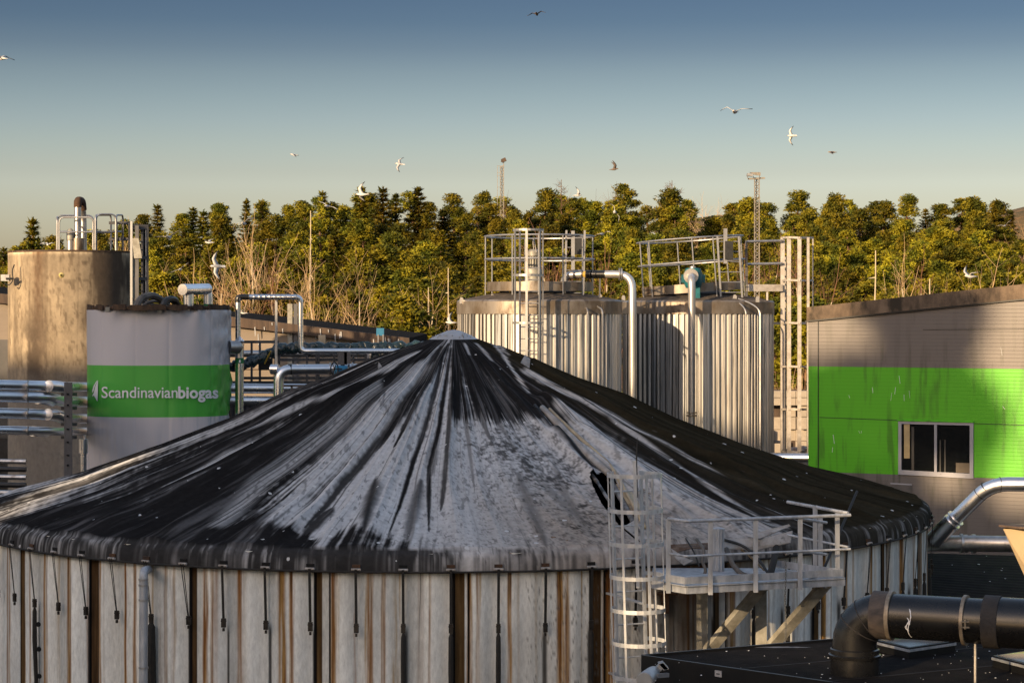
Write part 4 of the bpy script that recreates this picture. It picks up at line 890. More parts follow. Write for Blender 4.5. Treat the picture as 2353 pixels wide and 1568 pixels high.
for x in (254, 345, 382): MB().box(Q(x*.94+8, 711, 48.4), (.10,.03,.12)).build('banner_clamp', mt['motor'], bt)
vs = []; n = 160
for z in (-4.6, GZ):
    for k in range(n): a = 2*math.pi*k/n; r = BR-.02+(.02 if k % 2 else 0); vs.append((bc.x+r*math.sin(a), bc.y-r*math.cos(a), z))
MB().add(vs, [(k, (k+1) % n, n+(k+1) % n, n+k) for k in range(n)]).build('ribbed_shell', mt['clad'], bt)
MB().lathe(bc, [(BR*.8,.1),(BR*.8,-4.7)], 40).build('inner_shell', mt['dark'], bt)
# things on the banner tank
def pipething(name, label, pts, r, mat, rb=.3, n=14, cat='pipe', part='pipe'):
    P = bend([Q(*p) for p in pts], rb, 7); t = thing(name, label, cat, tuple(P[0])); MB().tube(P, r, n).build(part, mat, t, True); return t, P
hose([(310,712,49.0),(322,684,49.2),(350,676,49.6),(378,692,50.0),(392,716,50.4)], .085, mt['hose'], 'thick grey hose arching high over the left of the banner tank top')
hose([(318,712,49.6),(338,694,49.9),(365,690,50.2),(382,706,50.4)], .04, mt['hose'], 'thin grey hose arching under the thick hose on the banner tank top')
hose([(373,714,48.9),(378,692,49.0),(392,686,49.2),(404,690,49.4),(410,714,49.6)], .085, M('ribbed_dark_hose', (.07,.065,.06), .4, .3, (.03,.03,.03), 30), 'short dark ribbed hose arch in the middle of the banner tank top')
du = thing('air_duct', 'shiny steel T-shaped air duct with two legs on the banner tank top', 'duct', tuple(Q(450,715,49)))
MB().tube([Q(419,665,48.6), Q(437,665,48.9), Q(470,664,49.4), Q(478,664,49.5)], [px(13,48.6)]*4, 20).tube(bend([Q(462,664,49.3), Q(477,664,49.5), Q(478.5,680,49.5), Q(478.5,692,49.5)], .16), px(9.5,49.5), 18).build('duct_body', mt['chrome'], du, True)
MB().tube([Q(433,672,48.9), Q(433,712,48.9)], px(12,49), 20).build('duct_leg', mt['chrome'], du, True)
MB().tube([Q(478.5,682,49.5), Q(478.5,704,49.5)], px(10.5,49.5), 20).build('duct_leg', mt['chrome'], du, True)
MB().tube([Q(478.5,698,49.45), Q(478.5,707,49.45)], px(11,49.5), 20).build('green_label', mt['greenlabel'], du, True)
# side duct with conical end, and the capped vertical duct
cd = thing('capped_duct', 'upright steel duct with a conical cap and small green label by the banner tank', 'duct', tuple(Q(550,880,50.2)))
MB().lathe((Q(550,0,50.2).x, 50.2, 0), [(0,(HY-771)/FPX*50.2),(px(11.5,50.2),(HY-783)/FPX*50.2),(px(10.5,50.2),(HY-784)/FPX*50.2),(px(10,50.2),(HY-790)/FPX*50.2),(px(10,50.2),-3.6)], 20).build('duct_body', mt['chrome'], cd, True)
MB().lathe((Q(550,0,50.2).x, 50.2, 0), [(px(10.3,50.2),(HY-822)/FPX*50.2),(px(10.3,50.2),(HY-834)/FPX*50.2)], 20).build('green_label', mt['greenlabel'], cd, True)
lf = MB(); lf.add([Q(*q, 49.95) for q in ((552,824),(549,827),(548,832),(553,832.5))], [(0,1,2,3)]); lf.build('label_logo', mt['white'], cd)
MB().tube([Q(527,797,49.9), Q(548,797,50.0), Q(557,797,50.1)], [px(15,50),px(15,50),.03], 18).build('cone_end_duct', mt['chrome2'], cd, True)

# ------------------------------------------------------------------ pipes at the far left
for k, (y0, y1, r, nm) in enumerate([(886,888,11.5,'highest of the four on the left post'),(912,922,13.5,'second from the top on the left post'),(951,961,12,'third from the top on the left post'),(990,990,10,'lowest of the four on the left post')]):
    t = thing('insulated_pipe', 'silver jacketed pipe, '+nm, 'pipe', tuple(Q(0,y0,45.5)), 'silver pipes running past the concrete tank')
    t['label'] = 'silver jacketed pipe, '+nm
    P = bend([Q(-160,y0-6,44.0), Q(110,y0,45.6), Q(150,y1,46.8), Q(196,y1,51.0), Q(215,y1,54.4)], .5, 6)
    MB().tube(P, px(r,46), 20).build('pipe_jacket', mt['chrome'], t, True)
    jn = MB()
    for xj in (37, 64): jn.tube([Q(xj,y0-1.0,45.2), Q(xj+1.2,y0-1,45.2)], px(r+.7,45.6), 20)
    jn.build('joint_bands', mt['chrome2'], t, True)
    xs = [112,86,110,74][k]; MB().tube([Q(xs,y0+(0 if k != 1 else .5),45.52), Q(xs+16,y0+1,45.75), Q(xs+34,y0+2+(y1-y0)*.5,46.0)], px(r+1.6,45.6), 20).build('sleeve', mt['chrome'], t, True)
po = thing('steel_post', 'grey steel I-beam post holding the silver pipes left of the banner tank', 'post', tuple(Q(161,1110,45)))
b = MB(); x0, x1 = Q(152,0,45.2).x, Q(170.5,0,45.2).x; zt_ = (HY-878)/FPX*45
b.box(((x0+x1)/2,45.0,(zt_+GZ)/2), (x1-x0,.02,zt_-GZ)).box((x0+.035,45.1,(zt_+GZ)/2), (.02,.2,zt_-GZ)).box((x0-.0,45.25,(zt_+GZ)/2), (.05,.02,zt_-GZ))
b.build('column', mt['greybeam'], po)
b = MB()
for y in (905,930,955,985,1015,1045,1068): b.lathe(Q(155.5,y,44.97), [(0,-.02),(.02,-.02),(.02,.02)], 8, M=Matrix.Rotation(R_(90), 3, 'X'))
b.build('bolts', mt['dark'], po)
for y in (904,936,973,1003): MB().bar(Q(145,y+1,45.3), Q(172,y+1,46.2), .10, .07).build('pipe_bearer', mt['dark'], po)
sv = thing('vertical_pipe', 'short shiny vertical pipe with a wide collar between the post and the banner tank', 'pipe', tuple(Q(192,1090,46.5)))
MB().tube([Q(192,1040,46.5), Q(192,1140,46.5)], px(7.2,46.5), 16).build('pipe', mt['chrome'], sv, True)
MB().tube([Q(191.5,1008,46.5), Q(191.5,1040,46.5)], px(10.5,46.5), 16).tube([Q(195,998,46.5), Q(195,1010,46.5)], .03, 8).build('collar', mt['chrome'], sv, True)
# dim clutter on the ground at the far left
for k in range(5): solo(MB().tube([Q(-60,1058+k*18,58-k), Q(60,1060+k*18,58-k)], .07, 8), 'ground_pipe', mt['dark'] if k % 2 else mt['chrome2'], 'dim pipe low behind the left tank, number %s of five from the top' % ['one','two','three','four','five'][k], 'pipe', tuple(Q(0,1058+k*18,58-k)), group='dim pipes low on the left')
lw = thing('retaining_wall', 'grey concrete wall block behind the silver pipes at the left picture edge', 'wall', tuple(Q(0,900,69)))
MB().prism([Q(-150,780,69.5), Q(22,780,69.5), Q(22,1150,69.5), Q(-150,1150,69.5)], (0,.4,0)).build('wall_panel', M('grey_wall_panel', (.12,.115,.115), .8, 0, (.08,.08,.08), .8), lw)
MB().prism([Q(-150,1006,69.4), Q(22,1006,69.4), Q(22,1150,69.4), Q(-150,1150,69.4)], (0,.05,0)).build('dark_opening', mt['dark'], lw)

# ------------------------------------------------------------------ low beige hall in the middle distance
HYD = 76.0
lh = thing('beige_hall', 'long low beige hall with a sloping brown roof edge behind the pipes', 'building', tuple(Q(600,850,HYD)))
topl = [(-260,644),(0,674),(530,727),(940,776)]
def ht(x): return np.interp(x, [q[0] for q in topl], [q[1] for q in topl])
b = MB(); P = [Q(x, ht(x)+14, HYD) for x in (-260,0,530,940)]; b.prism(P+[Vector((P[-1].x, HYD, GZ)), Vector((P[0].x, HYD, GZ))], (0,.3,0)).build('wall', M('beige_wall_panels', (.25,.205,.165), .75, 0, (.20,.165,.13), .5, (.4,1,3), c3=(.10,.08,.06), s3=3, st3=(3,3,.6), t3=(.66,.74)), lh)
b = MB()
for a, c in zip(topl[:-1], topl[1:]): b.prism([Q(a[0],a[1],HYD-.25), Q(c[0],c[1],HYD-.25), Q(c[0],c[1]+21,HYD-.25), Q(a[0],a[1]+22,HYD-.25)], (0,.3,0))
b.build('roof_fascia', mt['fascia'], lh)
b = MB(); P = [Q(x, ht(x), HYD+.1) for x in (-260,0,530,940)]; b.prism(P+[p-Vector((0,0,.3)) for p in reversed(P)], (0,16,0)).build('roof', mt['felt'], lh)
for x, w in ((666,.18),(679,.14)): MB().box(Q(x,860,HYD-.08)-Vector((0,0,0)), (w,.06,5.2)).build('panel_joint', mt['greybeam'] if x > 670 else mt['motor'], lh)
b = MB()
for y in (805, 848): b.box(Q(700,y,HYD-.02), (8.5,.03,.03))
b.build('joint_line', mt['fascia'], lh)
sp_ = MB(); rg = random.Random(9)
for k in range(26):
    x = rg.uniform(545,930); y = ht(x)+rg.uniform(3,55); h = rg.uniform(.05,.4); p = Q(x,y,HYD-.27 if y < ht(x)+20 else HYD-.01); sp_.prism([p, p+Vector((.04,0,.02)), p+Vector((.05,0,-h)), p+Vector((.02,0,-h*1.2))], (0,-.012,0))
sp_.build('bird_streaks', mt['plaque'], lh)

# ------------------------------------------------------------------ pipe yard in the middle
ar, P = pipething('arch_pipe', 'thin silver ribbed pipe making a tall square arch above the pipe yard', [(546.5,800,50.6),(546.5,682,50.6),(690.5,682,51.0),(690.5,806,51.0),(720,806,51.0),(1000,806,51.6)], px(6.2,50.8), mt['chrome'], .14, 14)
b = MB()
for k in range(40):
    y = 694+k*2.7
    if k % 3 == 0: b.tube([Q(546.5,y,50.6), Q(546.5,y+.5,50.6)], px(6.5,50.8), 14).tube([Q(690.5,y,51.0), Q(690.5,y+.5,51.0)], px(6.5,50.8), 14)
for x in range(560,684,12): b.tube([Q(x,682,50.65), Q(x+.6,682,50.65)], px(6.5,50.8), 14)
b.build('jacket_seams', mt['chrome2'], ar, True)
MB().tube(bend([Q(546.5,694,50.6), Q(546.5,682,50.6), Q(572,682,50.65)], .14), px(6.45,50.8), 14).build('black_elbow', mt['blackpipe'], ar, True)
MB().bar(Q(634.5,688,50.9), Q(634.5,840,50.9), .06, .06).build('support_leg', mt['galv'], ar)
tw_, P = pipething('wrapped_pipe', 'lumpy pipe wrapped in dark teal plastic sheeting sagging across the yard', [(525,846,51.2),(560,838,51.2),(600,822,51.3),(640,800,51.4),(700,798,51.5),(760,800,51.6),(860,798,51.9),(960,797,52.2),(1020,797,52.4)], .08, mt['dark'], .5)
n = 220; cur = MB(); pts = []; 
import bisect
cum = [0]
for i in range(1, len(P)): cum.append(cum[-1]+(P[i]-P[i-1]).length)
for k in range(n):
    s = cum[-1]*k/(n-1); i = min(max(bisect.bisect(cum, s)-1, 0), len(P)-2); q = (s-cum[i])/max(1e-6, cum[i+1]-cum[i]); pts.append(P[i].lerp(P[i+1], q)+Vector((0, 0, .03*math.sin(k*.9)+.02*math.sin(k*.37))))
cur.tube(pts, [.09+.035*float(vn(k*.35, 0, 5))+.03*float(vn(k*.9, 3, 6)) for k in range(n)], 14)
cur.v = [(x+.05*(float(vn(x*9, z*14, 8))-.5), y+.05*(float(vn(x*11, y*9+z*7, 9))-.5), z+.06*(float(vn(x*10, z*8+y*5, 10))-.5)) for x, y, z in cur.v]
cur.build('plastic_wrap', mt['tealwrap'], tw_, True, angle=180)
b = MB()
for x, y0, y1 in ((790,800,838),(862,800,840),(880,815,842)): b.tube([Q(x,y0,51.5), Q(x+1,(y0+y1)/2,51.5), Q(x,y1,51.5)], [.09,.13,.10], 10)
b.build('hanging_wrap', mt['tealwrap'], tw_, True)
bp, P = pipething('process_pipe', 'thick silver pipe with flanges and a down elbow in front of the pipe yard', [(640,940,49.2),(640,848,49.2),(700,848,49.4),(900,846,50.0),(960,846,50.2)], px(11.5,49.3), mt['chrome'], .42, 20)
MB().tube([Q(623,848,49.25), Q(640,848,49.2)], px(11.5,49.3), 20).build('pipe_end', mt['chrome'], bp, True)
MB().tube([Q(662,848,49.3), Q(671,848,49.3)], px(12.3,49.3), 20).build('black_band', mt['blackpipe'], bp, True)
b = MB()
for x in (757,766,800,808): b.tube([Q(x,847,49.6), Q(x+3.5,847,49.6)], px(14,49.6), 20)
b.build('flange', mt['chrome2'], bp, True)
vw = thing('gate_valve', 'blue gate valve with a black handwheel on the thick silver pipe', 'valve', tuple(Q(778,850,49)))
MB().tube([Q(770,850,48.9), Q(796,850,49.0)], .11, 12).build('valve_body', mt['bluebox'], vw, True)
wc = Q(768,847,48.6); wp = [wc+Vector((.0+.085*math.cos(a), .05*math.cos(a), .15*math.sin(a))) for a in [k*math.pi/9 for k in range(18)]]
b = MB().tube(wp, .014, 6, closed=True)
for k in range(3): a = k*math.pi/3; b.tube([wc+Vector((.085*math.cos(a),.05*math.cos(a),.15*math.sin(a))), wc-Vector((.085*math.cos(a),.05*math.cos(a),.15*math.sin(a)))], .01, 5)
b.tube([wc, wc+Vector((.15,.25,0))], .015, 6).build('handwheel', mt['dark'], vw, True)
MB().box(Q(787,822,49.4), (.22,.2,.32)).box(Q(798,822,49.4), (.14,.2,.28)).tube([Q(787,832,49.4), Q(787,842,49.4)], .05, 8).build('actuator', mt['greybeam'], vw)
MB().tube(bend([Q(780,870,49.4), Q(782,885,49.4), Q(776,900,49.4)], .1), .10, 10).build('drain_branch', mt['chrome2'], vw, True)
for k, (y, r, lab) in enumerate([(891.5,11.5,'upper of the two long silver pipes right of the banner tank'),(920.5,11.5,'lower of the two long silver pipes right of the banner tank')]):
    t = thing('insulated_pipe', lab, 'pipe', tuple(Q(600,y,51.5)), 'long silver pipes right of the banner tank'); MB().tube([Q(500,y,51.0), Q(900,y+2,52)], px(r,51.5), 20).build('pipe_jacket', mt['chrome'], t, True)
    MB().tube([Q(568,y,51.3), Q(569,y,51.3)], px(r+.5,51.3), 20).build('joint_bands', mt['chrome2'], t, True)
t = thing('insulated_pipe', 'dim silver pipe running level behind the steel rack in the pipe yard', 'pipe', tuple(Q(600,812,54))); MB().tube([Q(520,812,53.5), Q(880,812,54)], px(8,54), 16).build('pipe_jacket', mt['chrome2'], t, True)
t = thing('steel_post', 'grey steel post crossing the two long silver pipes right of the banner tank', 'post', tuple(Q(637,960,50.4))); MB().box(Q(637,925,50.2), (.17,.12,1.0)).box(Q(637,1100,50.2), (.17,.12,2.8)).build('column', mt['greybeam'], t)
fr = thing('pipe_rack', 'dark steel pipe rack with rails and posts in the pipe yard', 'rack', tuple(Q(700,860,52.5)))
for y, x0, x1 in ((785,560,640),(878,520,880),(826,640,860),(868,560,900)): MB().bar(Q(x0,y,52.4), Q(x1,y,52.8), .06, .07).build('rack_beam', mt['greybeam'], fr)
for x in (578,597,633,641,705,727,732,768,797,812,840,858): MB().bar(Q(x,786 if x < 640 else 808,52.5), Q(x,880,52.5), .05, .07).build('rack_post', mt['greybeam'], fr)
MB().prism([Q(525,878,52.9), Q(900,878,52.9), Q(900,892,52.9), Q(525,892,52.9)], (0,.1,0)).build('rack_panel', mt['dark'], fr)
dwl = thing('ribbed_wall', 'dark ribbed sheet wall under the two long silver pipes', 'wall', tuple(Q(560,960,53)))
vs = []; n = 120
for z in (-2.3, GZ):
    for k in range(n): vs.append((Q(500,0,53).x+k*.035, 53+(.03 if k % 4 < 2 else 0), z))
MB().add(vs, [(k, k+1, n+k+1, n+k) for k in range(n-1)]).build('ribbed_sheet', mt['greybeam'], dwl)
sr_ = thing('timber_rail', 'small weathered hand rail beside the grey post below the thick silver pipe', 'railing', tuple(Q(680,900,49.6)))
b = MB()
for x in (647,670,714,731): b.bar(Q(x,885,49.6), Q(x,925,49.6), .05, .04)
b.bar(Q(645,886,49.6), Q(733,886,49.6), .04, .05).bar(Q(672,892,49.6), Q(731,892,49.6), .04, .03).build('rail_frame', M('weathered_rail', (.22,.18,.15), .8), sr_)
bx_ = thing('blue_cabinet', 'small bright blue cabinet on two thin legs above the wrapped pipe', 'cabinet', tuple(Q(874,797,52)))
MB().box(Q(873.5,762,52), (.19,.16,.19)).build('cabinet_box', mt['bluebox'], bx_)
for x in (868.5,880): MB().bar(Q(x,768,51.9), Q(x,797,51.9), .025, .03).build('cabinet_leg', mt['galv'], bx_)
acu = solo(MB().box(Q(853,821,53), (.2,.2,.26)).box(Q(853,816,52.88), (.14,.03,.02)).box(Q(853,820,52.88), (.14,.03,.02)).box(Q(853,824,52.88), (.14,.03,.02)), 'air_unit', mt['plaque'], 'small white louvred air unit near the cone roof', 'air unit', tuple(Q(853,821,53)), smooth=False)
solo(MB().tube([Q(622,806,51.0), Q(608,835,51.2)], .02, 6), 'sling', mt['yellow'], 'yellow sling slanting across the wrapped teal pipe', 'sling', tuple(Q(615,820,51)))
solo(MB().box(Q(740,784,53.5), (.18,.12,.34)), 'junction_box', mt['greybeam'], 'small grey junction box above the arch pipe lower bend', 'box', tuple(Q(740,784,53.5)), smooth=False)
solo(MB().box(Q(610,836,52.2), (.34,.2,.3)).box(Q(610,828,52.2), (.2,.3,.05)), 'pump_box', mt['dark'], 'dark boxy pump hanging in the pipe rack', 'pump', tuple(Q(610,836,52.2)), smooth=False)

# ------------------------------------------------------------------ green and grey building on the right
gA = Q(1857,900,50.0); gd = Vector((.887,-.461,0)); gn = Vector((-.461,-.887,0))
def GP(x, y, lift=0.0):
    k = (x-CX)/FPX; q = (k*gA.y-gA.x)/(gd.x-k*gd.y); p = gA+gd*q; p.z = (HY-y)/FPX*p.y; return p+gn*lift
def gs(s, z, lift=0.0): p = gA+gd*s; return Vector((p.x, p.y, z))+gn*lift
gb = thing('panel_building', 'grey and bright green panel building with a sloping roof edge at the right', 'building', (gA.x, gA.y, GZ))
m, nt, bb, lk = nmat('ribbed_wall_panels'); bb.inputs['Roughness'].default_value = .42
g1 = nt.nodes.new('ShaderNodeNewGeometry'); s1_ = nt.nodes.new('ShaderNodeSeparateXYZ'); lk(g1.outputs['Position'], s1_.inputs[0])
ztop, zbot = (HY-841)/FPX*50, (HY-1082)/FPX*50
def cmpn(op, v): q = nt.nodes.new('ShaderNodeMath'); q.operation = op; q.inputs[1].default_value = v; lk(s1_.outputs['Z'], q.inputs[0]); return q
a_ = cmpn('LESS_THAN', ztop); b_ = cmpn('GREATER_THAN', zbot); mu = nt.nodes.new('ShaderNodeMath'); mu.operation = 'MULTIPLY'; lk(a_.outputs[0], mu.inputs[0]); lk(b_.outputs[0], mu.inputs[1])
mi = nt.nodes.new('ShaderNodeMix'); mi.data_type = 'RGBA'; mi.inputs[6].default_value = (.150,.134,.128,1); mi.inputs[7].default_value = (.095,.44,.010,1); lk(mu.outputs[0], mi.inputs[0])
def nzs(scale, st, lo, hi):
    mp = nt.nodes.new('ShaderNodeMapping'); mp.inputs['Scale'].default_value = st; nz = nt.nodes.new('ShaderNodeTexNoise'); nz.inputs['Scale'].default_value = scale; nz.inputs['Detail'].default_value = 6
    lk(g1.outputs['Position'], mp.inputs[0]); lk(mp.outputs[0], nz.inputs['Vector']); r = nt.nodes.new('ShaderNodeMapRange'); r.inputs['From Min'].default_value = lo; r.inputs['From Max'].default_value = hi; lk(nz.outputs['Fac'], r.inputs['Value']); return r
d1 = nzs(6, (1,1,.13), .50, .64); d2 = nzs(1.3, (1,1,.5), .34, .56)
dm = nt.nodes.new('ShaderNodeMath'); dm.operation = 'MULTIPLY'; lk(d1.outputs[0], dm.inputs[0]); lk(d2.outputs[0], dm.inputs[1])
dm3 = nt.nodes.new('ShaderNodeMath'); dm3.operation = 'MULTIPLY'; lk(dm.outputs[0], dm3.inputs[0])
zl = nt.nodes.new('ShaderNodeMapRange'); zl.inputs['From Min'].default_value = 0.2; zl.inputs['From Max'].default_value = -1.4; zl.inputs['To Min'].default_value = .1; zl.inputs['To Max'].default_value = .45; lk(s1_.outputs['Z'], zl.inputs['Value']); lk(zl.outputs[0], dm3.inputs[1])
mi2 = nt.nodes.new('ShaderNodeMix'); mi2.data_type = 'RGBA'; mi2.inputs[7].default_value = (.025,.03,.012,1); lk(mi.outputs[2], mi2.inputs[6]); lk(dm3.outputs[0], mi2.inputs[0])
GROOVE_MARK = mi2.outputs[2]
wv = nt.nodes.new('ShaderNodeMath'); wv.operation = 'MULTIPLY'; wv.inputs[1].default_value = 11.5; lk(s1_.outputs['Z'], wv.inputs[0])
fr_ = nt.nodes.new('ShaderNodeMath'); fr_.operation = 'FRACT'; lk(wv.outputs[0], fr_.inputs[0])
rb = nt.nodes.new('ShaderNodeMapRange'); rb.inputs['From Min'].default_value = 0; rb.inputs['From Max'].default_value = .12; lk(fr_.outputs[0], rb.inputs['Value'])
rg1 = nt.nodes.new('ShaderNodeMapRange'); rg1.inputs['To Min'].default_value = .80; lk(rb.outputs[0], rg1.inputs['Value']); gsx = nt.nodes.new('ShaderNodeVectorMath'); gsx.operation = 'SCALE'; lk(GROOVE_MARK, gsx.inputs[0]); lk(rg1.outputs[0], gsx.inputs['Scale']); lk(gsx.outputs[0], bb.inputs['Base Color'])
bu = nt.nodes.new('ShaderNodeBump'); bu.inputs['Strength'].default_value = .35; bu.inputs['Distance'].default_value = .006; lk(rb.outputs[0], bu.inputs['Height']); lk(bu.outputs[0], bb.inputs['Normal'])
LN = 9.0; sl = .0985; zr0 = (HY-735)/FPX*50
def zroof(s): return zr0+sl*s
wa = MB(); P = [gs(0.22,GZ), gs(LN,GZ), gs(LN,zroof(LN)), gs(.22,zroof(.22))]; wa.prism(P, (-gn*.25))
wall_g = wa.build('front_wall', m, gb)
MB().prism([gs(0,GZ,.012), gs(.25,GZ,.012), gs(.25,zroof(.25),.012), gs(0,zroof(0),.012)], (-gn*.3)).build('corner_trim', m, gb)
MB().prism([gs(-.02,GZ,-.3), gs(-.02,zroof(0),-.3), gs(-.02,zroof(0),-9), gs(-.02,GZ,-9)], gd*.2).build('side_wall', mt['felt_edge'], gb)
conc = M('mossy_concrete_fascia', (.20,.145,.10), .9, 0, (.075,.055,.04), 3, (1,1,.5), c3=(.035,.028,.02), s3=2.2, st3=(1,1,.5), t3=(.52,.66), bump=.4)
MB().prism([gs(-.03,zroof(0)-.02,.05), gs(LN,zroof(LN)-.02,.05), gs(LN,zroof(LN)+.33,.05), gs(-.03,zroof(0)+.31,.05)], (-gn*.3)).build('roof_fascia', conc, gb)
MB().prism([gs(-.06,zroof(0)-.05,.065), gs(LN,zroof(LN)-.05,.065), gs(LN,zroof(LN)-.015,.065), gs(-.06,zroof(0)-.015,.065)], (-gn*.3)).build('drip_edge', mt['felt_edge'], gb)
MB().prism([gs(-.03,zroof(0)+.28,-.2), gs(LN,zroof(LN)+.3,-.2), gs(LN,zroof(LN)+.3,-9), gs(-.03,zroof(0)+.28,-9)], (0,0,-.1)).build('roof', mt['felt'], gb)
for (x0,y0,x1,y1) in ((1883,958,2064,965),(2236,972,2480,980),(2120,757,2480,755)): MB().bar(GP(x0,y0,.004), GP(x1,y1,.004), .008, .014).build('panel_seam', mt['dark'], gb)
MB().bar(gs(.25,zroof(.2),.012), gs(.25,-4.6,.012), .02, .012, gn).build('panel_seam', mt['dark'], gb)
sk_ = MB(); rg = random.Random(12)
for k in range(15):
    x = rg.uniform(1900,2340); y = rg.uniform(780,1080); p = GP(x,y,.006); h = rg.uniform(.05,.22); w = rg.uniform(.004,.010); e = rg.uniform(-.03,.06)
    sk_.prism([p, p+gd*w, p+gd*(w+e)+Vector((0,0,-h)), p+gd*(e)+Vector((0,0,-h))], gn*.004)
sk_.build('bird_streaks', mt['white'], gb)
MB().prism([GP(2046,1109,.02), GP(2095,1112,.02), GP(2095,1200,.02), GP(2046,1200,.02)], gn*-.02).build('cover_plate', M('grey_cover_plate', (.16,.15,.15), .35, .3), gb)
MB().prism([GP(2046,1108,.03), GP(2095,1111,.03), GP(2095,1114,.03), GP(2046,1111,.03)], gn*-.02).build('plate_flashing', mt['winframe'], gb)
wn_ = MB().prism([GP(2070,970,.012), GP(2233,974,.012), GP(2233,1094,.012), GP(2070,1086,.012)], gn*-.02).build('window', mt['glass'], gb)
fw = MB()
def wbar(x0,y0,x1,y1,w,h=.05): fw.bar(GP(x0,y0,.02), GP(x1,y1,.02), h, w, (0,0,1))
wbar(2064,969,2237,973,.075); wbar(2064,1083.5,2237,1093,.11)
fw.bar(GP(2068,966,.022), GP(2068,1087,.022), .05, .075, gd); fw.bar(GP(2232.5,970,.022), GP(2232.5,1097,.022), .05, .085, gd); fw.bar(GP(2150,969,.024), GP(2150,1090,.024), .05, .06, gd)
fw.build('window_frame', mt['winframe'], wn_)
MB().prism([GP(2063,962,.03), GP(2238,966,.03), GP(2238,969,.07), GP(2063,965,.07)], (0,0,-.012)).build('window_flashing', m, wn_)
cu = MB()
cu.prism([GP(2077,972,.016), GP(2090,972,.016), GP(2090,1052,.016), GP(2077,1052,.016)], gn*.003)
cu.build('blind', mt['curtain'], wn_)
ip = MB().tube([GP(2195,1073,.02), GP(2228,1075,.02)], .07, 10).tube([GP(2118,1066,.015), GP(2130,1067,.015)], .05, 8); ip2 = MB()
for x in (2160, 2171): ip2.bar(GP(x,1010,.016), GP(x,1086,.016), .012, .03, gd)
ip2.bar(GP(2097,980,.014), GP(2097,1084,.014), .012, .06, gd).build('seen_pipe', M('dim_pipe', (.06,.055,.05), .5), wn_)
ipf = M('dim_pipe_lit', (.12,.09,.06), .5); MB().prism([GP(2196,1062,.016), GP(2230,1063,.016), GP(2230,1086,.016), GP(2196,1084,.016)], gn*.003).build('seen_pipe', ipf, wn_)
scw = MB()
for x, y in ((2078,1083),(2135,1087),(2163,1088),(2222,1092)): scw.lathe(GP(x,y,.05), [(0,-.015),(.017,-.015),(.017,0)], 8, M=Matrix.Rotation(R_(90), 3, 'X'))
scw.build('screws', mt['rust'], wn_)

# ------------------------------------------------------------------ between tank and building: block wall, sacks, pipe
bw = thing('block_wall', 'sunlit cream concrete block wall seen in the gap left of the green building', 'wall', tuple(Q(1820,960,70)))
b = MB(); cols_ = [1756,1776,1798,1812,1828,1840,1854,1880,1900]; rows_ = [897,913,931,957,986,1012,1040]; rg = random.Random(2)
for i in range(len(cols_)-1):
    for j in range(len(rows_)-1):
        a = Q(cols_[i],rows_[j],70+rg.uniform(-.2,.2) if j > 1 else 69.7); c = Q(cols_[i+1],rows_[j+1],a.y); b.prism([a+Vector((.01,0,-.01)), Vector((c.x-.01,a.y,a.z-.01)), Vector((c.x-.01,a.y,c.z+.01)), Vector((a.x+.01,a.y,c.z+.01))], (0,.3,0))
b.build('blocks', mt['block'], bw)
MB().prism([Q(1750,895,70.1), Q(1905,895,70.1), Vector((Q(1905,0,70.1).x,70.1,GZ)), Vector((Q(1750,0,70.1).x,70.1,GZ))], (0,.3,0)).build('mortar_core', mt['fascia'], bw)
for k, (x, y, w) in enumerate([(1828,1033,.34),(1845,1030,.2)]): solo(MB().lathe(Q(x,y,60), [(0,.09),(w*.6,.07),(w,.0),(w*.7,-.08),(0,-.09)], 10), 'sack', mt['bag'], ['orange cloth sack on the ledge behind the tall pale ladder','smaller orange sack next to the green building corner'][k], 'sack', tuple(Q(x,y,60)), group='orange sacks behind the ladder')
solo(MB().box(Q(1845,1062,62), (3.2,1,.32)), 'ledge', M('pale_ledge', (.5,.36,.24), .8, 0, (.55,.5,.45), 3), 'pale sunlit ledge under the sacks left of the green building', 'ledge', tuple(Q(1845,1062,62)), smooth=False)
t = thing('insulated_pipe', 'level silver pipe in the gap between the right corrugated tank and the green building', 'pipe', tuple(Q(1800,1051,53))); MB().tube([Q(1690,1046,54), Q(1757,1050,53.5), Q(1870,1051,53)], px(10.5,53), 18).build('pipe_jacket', mt['chrome'], t, True)

# ------------------------------------------------------------------ flues, hopper and the dark roofs at the lower right
fl1 = thing('flue_pipe', 'polished steel flue rising diagonally then level across the green building wall', 'pipe', tuple(Q(2150,1228,40)))
P = bend([Q(2152,1232,40.0), Q(2275,1111,39.4), Q(2480,1113,38.6)], .35, 5)
MB().tube(P, px(16.5,39.5), 22).build('pipe', mt['chrome'], fl1, True)
a = Q(2152,1232,40.0); c = Q(2275,1111,39.4); d = (c-a).normalized()
MB().tube([a-d*.12, a+d*.42], px(20,40), 22).tube([a+d*.40, a+d*.45], px(21.5,40), 22).tube([a+d*.52, a+d*.55], px(21.5,40), 22).build('socket', mt['chrome'], fl1, True)
MB().tube([a+d*.15+Vector((.05,-.15,0)), c-d*.5+Vector((.05,-.15,0))], .012, 5).build('seam', mt['chrome2'], fl1, True)
jb = MB()
for q in (c-d*.30, c-d*.12): jb.tube([q, q+d*.012], px(17.2,39.5), 22)
jb.tube([Q(2296,1112,39.3), Q(2297,1112,39.3)], px(17.2,39.5), 22).build('joint_bands', mt['dark'], fl1, True)
fl2 = thing('flue_pipe', 'blotchy steel flue running level from the tank edge to the tan hopper', 'pipe', tuple(Q(2150,1247,40)))
MB().tube([Q(2128,1247,40.3), Q(2210,1247,39.9), Q(2480,1251,39.0)], px(18.5,40), 22).build('pipe', mt['chrome2'], fl2, True)
